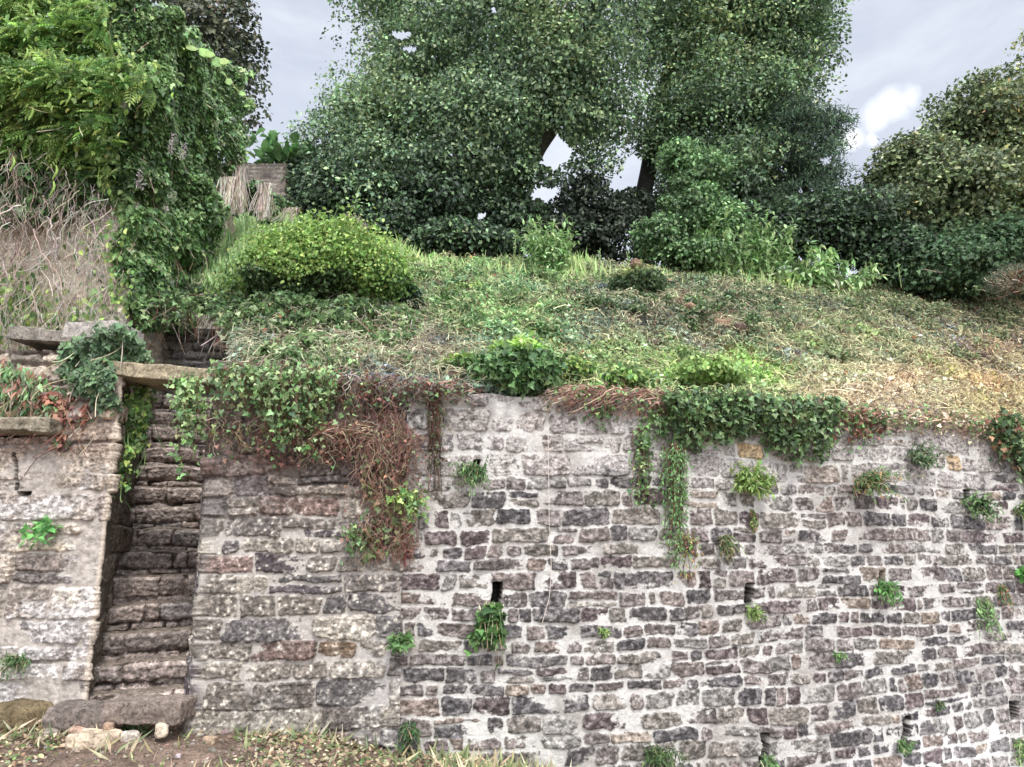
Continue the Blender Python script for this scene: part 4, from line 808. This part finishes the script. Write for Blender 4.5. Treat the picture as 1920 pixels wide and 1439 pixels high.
for k, (lab, poly, pal, n) in enumerate([
    ('low green creeper mat on the bank below the lone weeds', [(770, 505), (1060, 510), (1080, 600), (960, 640), (820, 640), (790, 570)], MID+[(150, 172, 112), (132, 158, 100)], 9000),
    ('dull bluish green creeper ridge across the middle of the bank', [(1060, 530), (1300, 520), (1480, 570), (1440, 630), (1260, 600), (1100, 590)], GREEN_IVY+[(120, 140, 100), (104, 124, 90)], 9000),
    ('wide flattened creeper mat over the right half of the bank', [(1440, 555), (1700, 550), (1920, 575), (1920, 650), (1800, 690), (1560, 680), (1460, 640)], [(110, 128, 84), (128, 144, 96), (146, 158, 108), (94, 116, 76), (136, 148, 98)], 13000),
    ('pale green creeper mat along the wall edge between the two dark ivy masses', [(1080, 660), (1240, 640), (1450, 690), (1480, 720), (1300, 730), (1120, 725)], [(142, 170, 100), (126, 152, 90), (158, 182, 116)], 6000)]):
    surf_mass('creeper_mat', lab, 'creeper', poly, on_hill, lambda a, b, p: np.broadcast_to(nrm(np.array([0, -.4, .9])), p.shape), n, .22, .058, pal, seed=330+k*7, lump=2.6, stems=260, stem_pal=STRAW+GREYST, stem_len=.3, mat=M_leaf, kind='oval', ragged=34)

# ------------------------------------------------------------------ bushes and weeds standing on the slope
def hp(px, py): return on_hill(np.array([float(px)]), np.array([float(py)]))[0]
def mound(name, label, px, py, rx, ry, Yd, rd, n, size, pal, seed, cat='bush', kind='oval', mat=None, lump=2.2, stems=50, accent=None, low=-.3):
    low = -.95; n = int(n*1.4)
    r = rng(seed); c_ = P(px, py, Yd); k = (Yd*CT+(c_[2]-EYE)*ST)/F; R = np.array([rx*k, rd, ry*k]); d = rdir(r, n); d = d[(d[:, 2] > low)]; m = len(d)
    w = 1+.26*vn3(d*R+seed, lump*.7, seed)+.16*vn3(d*R+seed, lump*2.2, seed+2); w = w*np.where(r.random(m) < .2, r.uniform(1, 1.38, m), 1.); p = c_+d*R*(w*(1-.3*r.random(m)**2))[:, None]
    nn = nrm(d/R); N_ = nrm(nn*.7+np.array([0, 0, .5])+.7*rdir(r, m)); tip = nrm(.3*nn+np.array([0, 0, -.5])+.8*rdir(r, m)); col = pick(r, pal, m)
    if accent is not None: q = (d[:, 2]+.5*vn3(p, 2, seed+7)) > accent[1]; col[q] = pick(r, accent[0], m)[q]
    t = thing(name, c_-np.array([0, 0, R[2]*.5]), label, cat); b = Bag(); leaves(b, p, N_, tip, size*r.uniform(.6, 1.3, m), col, kind); b.build('foliage', mat or M_leaf, t, False)
    s = Bag(); q = r.integers(0, m, stems); f_ = np.linspace(0, 1, 7)[None, :, None]; root = c_-np.array([0, 0, R[2]*.4]); tubes(s, root*(1-f_)+p[q][:, None]*f_*1.0+np.sin(f_*3)*.12*rdir(r, stems)[:, None], .007, pick(r, STRAW+BROWN, stems)); s.build('stems', M_stem, t, False); return t
mound('bramble_mound', 'big rounded mound of bright green creeper at the left of the bank', 585, 516, 152, 90, 9.45, .9, 30000, .055, [(78, 106, 58), (92, 122, 66), (64, 90, 50)], 311, accent=(LIME, -.4), lump=2.4, stems=60)  # shaded lower face painted in darker leaves, light top in lime ones
mound('bramble_mound', 'smaller lime green creeper hump joined to the right of the big mound', 704, 530, 55, 62, 9.5, .6, 6500, .062, [(96, 132, 56), (110, 148, 60)], 313, accent=(LIME, .0))
mound('ivy_stump', 'small dark ivy covered stump beside the green mound', 764, 572, 25, 42, 9.6, .25, 2200, .07, [(40, 58, 42), (50, 70, 48), (62, 84, 58)], 315, kind='ivy', mat=M_ivy, low=-.8)
mound('ivy_bush', 'dark green creeper bush spilling over the wall edge at mid view', 968, 685, 74, 50, 6.62, .36, 5200, .062, [(70, 104, 56), (82, 120, 62), (58, 88, 50), (96, 134, 72)], 317, kind='ivy', mat=M_ivy, low=-.9, accent=(LIME, .45), lump=4)
mound('low_bush', 'low green creeper hummock left of the dark bush on the wall edge', 868, 690, 38, 20, 7.0, .3, 1100, .055, MID, 319, kind='ivy', low=-.4, accent=(LIME, .3), lump=4)
mound('low_bush', 'lime green hummock right of the dark bush on the wall edge', 1072, 697, 38, 17, 7.0, .3, 1000, .05, MID+LIME, 321, low=-.4, lump=4)
mound('low_bush', 'green creeper cushion in the middle of the upper bank', 870, 560, 52, 18, 10.6, .35, 2400, .07, MID, 323, low=-.2, accent=(LIME, .4), lump=3)
mound('low_bush', 'pale green cushion on the wall edge left of the ivy curtain', 1165, 712, 40, 16, 6.95, .25, 900, .06, LIME+MID, 325, low=-.4, lump=4)
mound('low_bush', 'long yellow green cushion on the bank above the ivy curtain', 1330, 700, 62, 20, 7.6, .4, 2400, .055, [(142, 176, 84), (156, 186, 98), (122, 156, 76)], 327, low=-.2, lump=4)
mound('low_bush', 'grey green hummock below the tall weeds at the right of the crest', 1195, 535, 45, 22, 11.2, .45, 2400, .07, [(96, 122, 78), (80, 104, 66)], 329, low=-.2, accent=([(150, 160, 90)], .6), lump=3)
mound('dead_shrub', 'wiry grey dead shrub on the skyline right of the mound', 660, 437, 30, 30, 11.4, .35, 900, .05, [(186, 176, 150), (160, 150, 124)], 331, kind='blade', low=-.8, stems=160)
PALE = [(158, 194, 122), (140, 178, 104), (178, 208, 144), (118, 156, 92)]
mound('ivy_bank', 'fresh green ivy hedge along the foot of the right hand trees', 1890, 488, 185, 58, 14.3, .9, 24000, .085, [(84, 116, 78), (70, 100, 66), (100, 134, 90)], 237, cat='hedge', kind='ivy', low=-.9, lump=1.8)
plant('tall_weeds', 'pale bushy weeds standing alone on the crest near mid view', hp(1030, 516), (0, 0, 1), 1.25, .36, 90, .15, PALE, 341, cat='weeds', per=22)
plant('tall_weeds', 'leftmost clump of tall pale weeds right of the bright bush', hp(1345, 530), (0, 0, 1), 1.7, .26, 60, .19, PALE, 342, cat='weeds', per=20)
plant('tall_weeds', 'dense tall clump of pale weeds right of the bright bush', hp(1425, 540), (0, 0, 1), 1.8, .38, 130, .19, PALE, 343, cat='weeds', per=22)
plant('tall_weeds', 'pale weeds with drooping long leaves at the right of the row', hp(1520, 545), (.15, 0, 1), 1.2, .42, 50, .24, PALE, 344, cat='weeds', per=16, droop=.9)
plant('tall_weeds', 'low trailing end of the weed row leaning right', hp(1580, 545), (.7, -.2, .7), 1.0, .5, 22, .2, PALE, 345, cat='weeds', per=14, droop=.9)
plant('small_weeds', 'yellow green sapling growing through rusty cut bracken at right', hp(1718, 545), (0, -.1, 1), .42, .6, 26, .11, [(160, 190, 90), (190, 160, 90), (178, 120, 80)], 346, cat='weeds', per=14)
plant('small_weeds', 'short sapling at the foot of the tall weeds', hp(1480, 548), (0, -.1, 1), .45, .5, 12, .12, LIME, 347, cat='weeds', per=12)
plant('small_weeds', 'low green patch by the grey bush at the right edge of the crest', hp(1840, 548), (0, 0, 1), .3, .8, 40, .1, PALE, 348, cat='weeds', per=12)
mound('grey_bush', 'small twiggy grey bush at the far right of the crest', 1900, 525, 38, 24, 13.2, .4, 1300, .07, [(120, 130, 104), (96, 106, 84)], 349, kind='blade', low=-.8, stems=120)
# thin dry stalks on the crest
b = Bag(); r = rng(351)
t = None
for x, y, h in [(965, 505, .75), (905, 508, .4), (1010, 508, .4), (1125, 505, .4), (1180, 508, .4), (1655, 535, .5), (1680, 540, .7), (1690, 540, .5)]:
    q = hp(x, y); ff = np.linspace(0, 1, 7)[:, None]; tubes(b, (q+ff*np.array([r.normal(0, .08), 0, h]))[None], .006, lin([150, 170, 110]), 3)
    m = 24; g = .4+.6*r.random(m); leaves(b, q+np.stack([0*g, 0*g, g*h], 1), rdir(r, m), nrm(rdir(r, m)+[0, 0, .6]), .05, pick(r, PALE, m), 'nettle')
tag(b.build('grass_stalks', M_leaf, None, False), kind='stuff')

# rocks lying on the bank
ROCK = [(1352, 612, .16, 'brown angular stone, lowest of the pile on the bank'), (1346, 600, .13, 'brown stone topping the pile on the bank'), (1388, 622, .17, 'dark flat stone right of the pile on the bank'), (1290, 580, .17, 'reddish brown stone half buried left of the stone pile'), (1268, 572, .13, 'small stone lying left of the half buried one'), (1220, 646, .09, 'small pale stone on the bare part of the bank'), (1180, 606, .13, 'brown stone lying under the ridge of the bank'), (1120, 572, .14, 'tan stone on the ridge of the bank near mid view'), (1830, 672, .18, 'dark flat stone at the right of the bank'), (1398, 672, .1, 'tiny brown stone above the yellow green cushion'), (1195, 500, .2, 'grey boulder in shadow at the foot of the trees'), (793, 512, .13, 'reddish stone on the crest right of the mound'), (1770, 668, .12, 'small dark stone in the straw at the right')]
for k, (x, y, s_, lab) in enumerate(ROCK):
    q = hp(x, y); slab('rock', q+np.array([0, 0, s_*.22]), (s_*1.5, s_, s_*.75), lab, 'rock', rot=k*.7, tilt=.2*math.sin(k*3), seed=400+k, col=[(150, 124, 104), (132, 110, 94), (104, 88, 80)][k % 3], group='stones on the bank', rough=.03, rnd=.35, n=10)

# ------------------------------------------------------------------ plants on and over the wall
I = lambda xs, ys: (lambda x: np.interp(x, xs, ys))
TOPF = I(TOP_PX, TOP_PY)
drape('ivy_curtain', 'thick dark ivy curtain hanging over the top of the white jointed wall', 1235, 1545, lambda x: TOPF(x)-14, I([1235, 1260, 1300, 1400, 1440, 1480, 1520, 1545], [800, 830, 850, 815, 850, 880, 880, 790]), 330, .075, GREEN_IVY, 361, out=.17, leafy=.95)
drape('ivy_curtain', 'thin ragged ivy trails right of the thick curtain', 1545, 1640, lambda x: TOPF(x)-6, I([1545, 1600, 1640], [860, 860, 830]), 34, .065, MID+BROWN, 363, leafy=.7)
drape('ivy_curtain', 'ivy and rusty creeper mass falling at the right edge of the wall', 1845, 1960, lambda x: TOPF(x)-20, I([1845, 1880, 1920, 1960], [810, 870, 930, 940]), 150, .08, GREEN_IVY+[(150, 110, 80)], 365, out=.16, leafy=1.2)
drape('ivy_trail', 'narrow ivy column clinging to the wall left of the feathery fern', 1178, 1208, lambda x: 0*x+800, I([1178, 1208], [975, 970]), 16, .06, GREEN_IVY+MID, 367, out=.05, leafy=.8, wander=4)
drape('ivy_trail', 'short sprig of ivy below the lime washed wall top', 1118, 1140, lambda x: 0*x+755, lambda x: 0*x+805, 9, .06, GREEN_IVY, 369, out=.05)
drape('ivy_trail', 'sparse ivy sprays between the column and the curtain', 1205, 1260, lambda x: 0*x+770, lambda x: 0*x+830, 16, .06, MID, 371, out=.06)
drape('fern_trail', 'long feathery green plant hanging down the wall, yellow at its tip', 1238, 1268, lambda x: 0*x+835, I([1238, 1268], [1010, 1085]), 40, .055, [(110, 158, 88), (130, 176, 104), (92, 138, 78)], 373, kind='nettle', out=.10, mat=M_leaf, leafy=1.3, wander=4)
drape('fern_trail', 'yellowing tail end of the long hanging plant', 1270, 1290, lambda x: 0*x+1000, lambda x: 0*x+1092, 12, .05, [(120, 164, 70), (176, 176, 84), (186, 130, 70)], 374, kind='nettle', out=.07, mat=M_leaf, leafy=1.5, wander=4)
drape('dry_vine', 'thin dark dead vine trailing down at the old joint of the wall', 800, 826, lambda x: TOPF(x)-5, lambda x: 0*x+935, 20, .045, [(90, 76, 62), (80, 90, 60)], 375, out=.05, leafy=.5, srad=.006, wander=5)
# red and brown dead creeper on the middle wall
dc = drape('dead_creeper', 'mass of red brown dead creeper hanging on the middle wall', 690, 785, I([690, 740, 790], [830, 785, 820]), I([690, 740, 790], [1040, 1060, 860]), 90, .038, BROWN+[(120, 100, 80), (110, 124, 80)], 377, out=.16, leafy=.2, stem_pal=[(150, 106, 90), (124, 92, 78), (176, 140, 116), (150, 132, 114)], srad=.003, wander=20)
bare('', '', [(650, 800), (745, 775), (785, 840), (768, 900), (785, 960), (772, 1050), (748, 1062), (735, 1000), (700, 1050), (672, 1040), (690, 960), (660, 880)], 620, .26, .0032, [(156, 112, 94), (128, 92, 78), (182, 146, 122), (158, 138, 118), (140, 84, 70)], 376, on_wall, (.03, .22), K=10, curl=.55, parent=dc)
r = rng(375); px, py = sample_poly(r, [(680, 850), (770, 880), (780, 1000), (740, 1050), (680, 1040)], 260, 14); p = on_wall(px, py)+np.array([0, -1., 0])*r.uniform(.05, .2, (260, 1)); b = Bag()
leaves(b, p, nrm(np.array([0, -1., .5])+.8*rdir(r, 260)), nrm(np.array([0, 0, -.7])+.9*rdir(r, 260)), r.uniform(.03, .06, 260), pick(r, [(118, 140, 84), (140, 150, 96), (150, 120, 90), (96, 120, 70)], 260), 'ivy'); b.build('leaves', M_leaf, dc, False)
drape('dead_creeper', 'pinkish brown root fringe low on the middle wall, left one', 694, 716, lambda x: 0*x+985, lambda x: 0*x+1062, 50, .03, BROWN, 378, out=.03, leafy=0, stem_pal=[(182, 104, 88), (160, 90, 76)], wander=3)
drape('dead_creeper', 'pinkish brown root fringe low on the middle wall, right one', 745, 772, lambda x: 0*x+985, lambda x: 0*x+1066, 60, .03, BROWN, 379, out=.03, leafy=0, stem_pal=[(186, 104, 88), (164, 90, 76)], wander=3)
drape('dead_creeper', 'flat brown creeper mat on the stones left of the red mass', 600, 720, lambda x: 0*x+800, lambda x: 0*x+880, 150, .04, BROWN+[(120, 130, 80)], 380, out=.12, leafy=.15, stem_pal=STRAW+BROWN, wander=26)
drape('green_creeper', 'green sprig mixed in the lower right of the dead creeper', 748, 790, lambda x: 0*x+925, lambda x: 0*x+985, 24, .06, MID+LIME, 381, out=.14)
drape('green_creeper', 'green tuft at the lower left of the dead creeper', 660, 690, lambda x: 0*x+990, lambda x: 0*x+1045, 18, .05, MID, 382, out=.1)
# ivy around the stair head and over the middle wall
drape('ivy_fringe', 'pale leaved creeper spilling over the middle wall right of the lintel', 440, 640, lambda x: TOPF(x)-16, I([440, 500, 560, 600, 640], [780, 800, 880, 860, 790]), 150, .062, MID+[(140, 168, 110), (120, 150, 96), (70, 100, 60)], 383, out=.26, leafy=.6, wander=12)
drape('ivy_fringe', 'creeper strands hanging down the right jamb of the stair slot', 345, 392, lambda x: 0*x+712, I([345, 392], [930, 820]), 26, .06, MID+[(150, 170, 110)], 384, out=.14, wander=5)
drape('ivy_fringe', 'bare hanging roots with few leaves on the middle wall', 385, 640, lambda x: 0*x+790, I([385, 640], [870, 900]), 70, .05, MID+BROWN, 385, out=.08, leafy=.25, stem_pal=STRAW+BROWN, wander=14)
drape('ivy_fringe', 'brown dead stems hanging over the edge left of the dark bush', 640, 880, lambda x: TOPF(x)-15, I([640, 700, 800, 880], [790, 800, 770, 762]), 240, .045, BROWN+GREEN_IVY, 386, out=.12, leafy=.16, stem_pal=GREYST+BROWN, wander=16)
drape('ivy_fringe', 'dry pink stems over the wall edge right of the dark bush', 1040, 1240, lambda x: TOPF(x)-14, lambda x: TOPF(x)+42, 230, .045, BROWN+MID, 387, out=.10, leafy=.14, stem_pal=[(176, 128, 112), (196, 170, 146), (150, 104, 88)], wander=16)
drape('ivy_fringe', 'straw fringe along the wall top at the right', 1540, 1860, lambda x: TOPF(x)-10, lambda x: TOPF(x)+32, 300, .05, STRAW+MID, 388, out=.08, leafy=.2, stem_pal=STRAW, wander=18)
def mass(hitY): return lambda a, b: on_face(a, b, hitY)
surf_mass('ivy', 'glossy dark ivy draped over the left end of the lintel', 'ivy', [(120, 650), (200, 640), (255, 625), (275, 670), (235, 690), (225, 740), (240, 770), (190, 790), (170, 760), (150, 720), (118, 700)], mass(6.45), face_n, 2800, .3, .055, [(66, 92, 60), (80, 108, 70), (98, 128, 88)], seed=391, lump=4, stems=30)
surf_mass('ivy', 'ivy hanging inside the left cheek of the stair slot', 'ivy', [(225, 750), (285, 725), (288, 790), (265, 870), (250, 920), (225, 900), (228, 820)], mass(6.75), face_n, 800, .2, .05, MID+LIME, seed=392, lump=4, stems=26, stem_pal=MID)
surf_mass('fern', 'green ferny weeds on the low ledge at the left edge', 'weeds', [(-20, 690), (60, 690), (130, 720), (150, 780), (80, 785), (-20, 775)], mass(6.65), face_n, 800, .25, .09, [(104, 144, 88), (84, 118, 70), (120, 160, 100), (140, 96, 76)], seed=393, kind='nettle', lump=4, stems=90)
surf_mass('dead_creeper', 'rusty dead leaves hanging at the corner of the low ledge', 'dead leaves', [(90, 740), (185, 740), (190, 800), (160, 830), (140, 850), (120, 810), (60, 780)], mass(6.5), face_n, 700, .22, .06, BROWN+[(150, 90, 70), (80, 100, 60)], seed=394, lump=5, stems=60, stem_pal=BROWN)
surf_mass('creeper', 'trailing creeper over the bank above the lintel', 'creeper', [(420, 580), (760, 590), (800, 640), (760, 700), (600, 706), (470, 700), (450, 680), (430, 630)], on_hill, lambda a, b, p: np.broadcast_to(nrm(np.array([0, -.5, .9])), p.shape), 6500, .2, .06, MID+[(150, 170, 120), (130, 156, 90), (168, 184, 130)], seed=395, lump=3.5, stems=700, stem_pal=GREYST+BROWN, stem_len=.45, mat=M_leaf, kind='ivy')
surf_mass('creeper', 'brambly creeper at the foot of the green mound above the stair', 'creeper', [(260, 570), (420, 555), (600, 580), (740, 600), (700, 625), (430, 635), (400, 612), (280, 605)], lambda a, b: on_hill(a, b), lambda a, b, p: np.broadcast_to(nrm(np.array([0, -.6, .8])), p.shape), 3600, .25, .06, GREEN_IVY+MID+[(150, 170, 120)], seed=396, lump=3, stems=300, stem_pal=BROWN+GREYST, stem_len=.6, mat=M_leaf)
# tufts rooted in the wall face
def tuft(label, px, py, h, spread, n, size, pal, seed, axis=(0, -.8, .3), kind='nettle', per=10, sag=.5, name='wall_plant', droop=.5):
    base = on_wall(np.array([float(px)]), np.array([float(py)]))[0]+wall_n(np.array([float(px)]), np.array([float(py)]))[0]*.02
    return plant(name, label, base, axis, h, spread, n, size, pal, seed, cat='wall plant', group='plants rooted in the wall joints', kind=kind, per=per, sag=sag, droop=droop, stem_pal=MID+STRAW)
G1 = [(88, 126, 70), (104, 146, 82), (122, 160, 96)]; G2 = [(60, 92, 52), (74, 108, 60)]; GY = [(140, 172, 80), (120, 156, 72), (160, 186, 100)]
tuft('dark bushy tuft high on the lime washed courses', 890, 880, .24, .8, 50, .05, G2+G1, 501)
tuft('round yellow green tuft below the ivy curtain', 1402, 905, .28, .8, 70, .085, GY, 502, axis=(0, -.7, .5), sag=.3)
tuft('small red stemmed tail under the round yellow green tuft', 1408, 955, .16, .3, 10, .045, [(150, 110, 70), GY[0]], 503, axis=(0, -.3, -1))
tuft('straggly pale plant with brown lower stems right of the round tuft', 1622, 905, .42, .55, 60, .06, G1+[(176, 140, 90)], 504, axis=(0, -.5, .1), sag=.2)
tuft('grey green column of fine leaves near the wall top at right', 1716, 860, .34, .5, 70, .055, [(104, 136, 96), (124, 152, 110), G2[0]], 505, axis=(0, -.4, .1), sag=.2)
tuft('dark green bush in a joint near the right edge, under the ochre stone', 1822, 945, .28, .6, 44, .07, G2+G1, 506, sag=.5)
tuft('small dark tuft at the right edge beside the ivy mass', 1912, 955, .26, .6, 36, .06, G2+GY, 507)
tuft('bright sprig at the right border halfway down', 1912, 1075, .16, .7, 24, .07, [(96, 160, 66), (110, 176, 80)], 508, kind='oval')
tuft('bright green tuft in a hole on the lower right wall', 1652, 1100, .24, .55, 34, .06, [(88, 150, 66), (104, 164, 80)], 509, sag=.6)
tuft('thin pale hanging weed low at the right', 1838, 1120, .3, .35, 20, .055, [(140, 176, 110), (120, 160, 96)], 510, axis=(.1, -.3, -.8))
tuft('reddish wisp right of the thin pale weed', 1872, 1095, .2, .35, 14, .045, [(120, 150, 90), (170, 120, 84)], 511, axis=(0, -.3, -.6))
tuft('brownish green tuft between the long fern and the round tuft', 1356, 1005, .2, .5, 34, .05, [(110, 116, 70), G2[1], (140, 130, 80)], 512, axis=(0, -.5, -.2))
tuft('ivy like plant trailing out of the weep slot left of centre', 922, 1130, .34, .45, 34, .085, [(80, 124, 58), (100, 146, 70), (60, 96, 50)], 513, axis=(-.05, -.5, -.55), kind='ivy', per=6)
tuft('little yellow green plant at the foot of the mid weep slot', 1408, 1145, .13, .6, 16, .06, GY, 514)
tuft('small green plant in the lowest weep slot', 1436, 1425, .16, .6, 24, .05, G1, 515)
tuft('broad grassy tuft at the bottom edge of the wall right of centre', 1232, 1410, .26, .6, 44, .07, [(110, 130, 80), G2[1]], 516, kind='blade')
tuft('sprig sprouting at the old joint, upper one', 752, 1195, .18, .6, 16, .07, G1, 517, kind='ivy', per=5)
tuft('dark sprig at the old joint, lower one', 770, 1365, .2, .5, 20, .055, G2, 518)
tuft('leafy green rosette in the cream wall left of the stair', 92, 985, .17, .9, 18, .085, [(84, 156, 70), (110, 180, 90)], 519, kind='oval', per=4)
tuft('feathery weed at the lower left edge on the cream wall', 40, 1235, .2, .7, 40, .04, G2+G1, 520)
tuft('green sprigs under the lowest slab of the stair', 258, 1352, .15, .8, 24, .05, G1, 521)
tuft('tiny green sprig on a dark stone at mid wall', 1132, 1180, .07, .8, 9, .04, GY, 522)
tuft('tiny tuft on a purple stone low at the right', 1566, 1225, .1, .7, 12, .045, G1, 523)
tuft('tiny tuft beside the rust coloured stones low at the right', 1752, 1315, .1, .7, 12, .045, G2, 524)
tuft('yellowish tuft under the dark hole at the right edge', 1905, 1385, .24, .6, 34, .055, GY+G2, 525, axis=(0, -.5, -.3))
tuft('thin weeds beside the pale slot low at the right', 1690, 1405, .22, .4, 26, .045, G1, 526, axis=(0, -.3, .5))

# the string hanging down the wall
xs_ = np.array([1018, 1020, 1024, 1025, 1026, 1028, 1030, 1026, 1018, 1013]); ys_ = np.array([655, 740, 800, 900, 980, 1020, 1070, 1120, 1150, 1168.])
Q = on_wall(xs_.astype(float), ys_)+wall_n(xs_.astype(float), ys_)*.07; Q[0] = hp(1016, 700)+[0, 0, .06]; s = Bag(); tubes(s, Q[None], .0027, lin([214, 202, 192]), 5)
tag(s.build('string', M_cord, None), 'long thin pale string hanging from the wall top near mid view', 'string')

# ------------------------------------------------------------------ litter at the foot of the wall
r = rng(601); n = 16000; X = r.uniform(-6, 1.6, n); Y = 6.3-1.9*r.random(n)**1.3; Z = ground_z(X, Y)+.02*fbm(X*6, Y*6, 33, 3); g_ = fbm(X*1.4, Y*1.4, 61, 3)
keep = (r.random(n) < np.clip(.45+g_+.25*(X < -3.2)+.25*(X > -2)-.5*((X > -3.3) & (X < -2.2)), .05, 1)); X, Y, Z = X[keep], Y[keep], Z[keep]; n = len(X); b = Bag()
leaves(b, np.stack([X, Y, Z+.01+.03*r.random(n)], 1), nrm(np.array([0, -.3, .9])+.7*rdir(r, n)), rdir(r, n)*np.array([1, 1, .3]), r.uniform(.02, .055, n), pick(r, [(190, 168, 130), (160, 130, 100), (206, 186, 150), (118, 92, 74), (120, 140, 84), (104, 128, 74)], n), 'oval'); tag(b.build('leaf_litter', M_leaf, None, False), kind='stuff')
r = rng(603); n = 5200; X = r.uniform(-6, 1.6, n); Y = 6.36-1.7*r.random(n)**1.6; Z = ground_z(X, Y); g_ = fbm(X*1.4, Y*1.4, 63, 3); keep = (r.random(n) < np.clip(.3+g_+.5*(X > -2)+.15*(X < -3.6)-.4*((X > -3.3) & (X < -2.2)), .02, 1)); X, Y, Z = X[keep], Y[keep], Z[keep]; n = len(X); b = Bag()
leaves(b, np.stack([X, Y, Z], 1), nrm(np.array([0, -1., .3])+.6*rdir(r, n)), nrm(np.array([0, 0, .8])+.7*rdir(r, n)), r.uniform(.06, .2, n), pick(r, [(150, 160, 104), (176, 160, 118), (120, 138, 84), (190, 178, 140)], n), 'blade', .6); tag(b.build('grass', M_leaf, None, False), kind='stuff')
r = rng(605); n = 2600; X = r.uniform(-6, 1.4, n); Y = 6.34-1.7*r.random(n)**1.4; Z = ground_z(X, Y)+.02*fbm(X*6, Y*6, 33, 3); z_ = r.lognormal(math.log(.008), .5, n).clip(.003, .028)[:, None]
d = rdir(r, n)*np.array([1, 1, .3]); q = np.stack([X, Y, Z], 1)[:, None]+np.linspace(-1, 1, 5)[None, :, None]*d[:, None]*z_[:, None]*1.2; b = Bag()
tubes(b, q, z_*np.array([[.25, .85, 1., .8, .2]])*r.uniform(.7, 1.2, (n, 5)), pick(r, [(150, 134, 120), (176, 162, 148), (126, 110, 98), (196, 184, 170)], n), 6); tag(b.build('gravel', M_soil, None, True), kind='stuff')
for k, (x, y, w, d, h, lab, c_) in enumerate([(148, 1372, .13, .1, .08, 'small pinkish stone on the soil left of the stair foot', (180, 150, 134)), (242, 1386, .11, .1, .09, 'white cobble on the soil under the stair', (206, 196, 186)), (303, 1370, .12, .1, .12, 'upright pale stone leaning by the stair foot', (176, 164, 146)), (172, 1425, .3, .26, .1, 'flat cream slab lying at the bottom left of the view', (208, 188, 166)), (38, 1345, .42, .3, .22, 'ochre boulder under the left wall at the bottom left', (120, 106, 82)), (205, 1362, .09, .08, .06, 'brown pebble right of the pinkish stone', (150, 128, 110)), (395, 1392, .09, .07, .06, 'tan pebble at the wall foot right of the stair', (160, 140, 120)), (95, 1398, .1, .08, .06, 'grey pebble among the dry leaves at bottom left', (150, 140, 130)), (330, 1412, .08, .07, .05, 'small grey pebble on the bare soil', (140, 128, 118))]):
    Yd = 6.05 if y < 1400 else 5.95
    if k == 4: Yd = 6.25
    q = P(x, y, Yd); q[2] = max(q[2], float(ground_z(np.array(q[0]), np.array(q[1])))+h*.25); slab('rock', q, (w, d, h), lab, 'rock', rot=k, seed=450+k, col=c_, group='loose stones at the wall foot', rough=.014, rnd=.35, n=14)
print('verts', sum(len(o.data.vertices) for o in bpy.data.objects if o.type == 'MESH'))
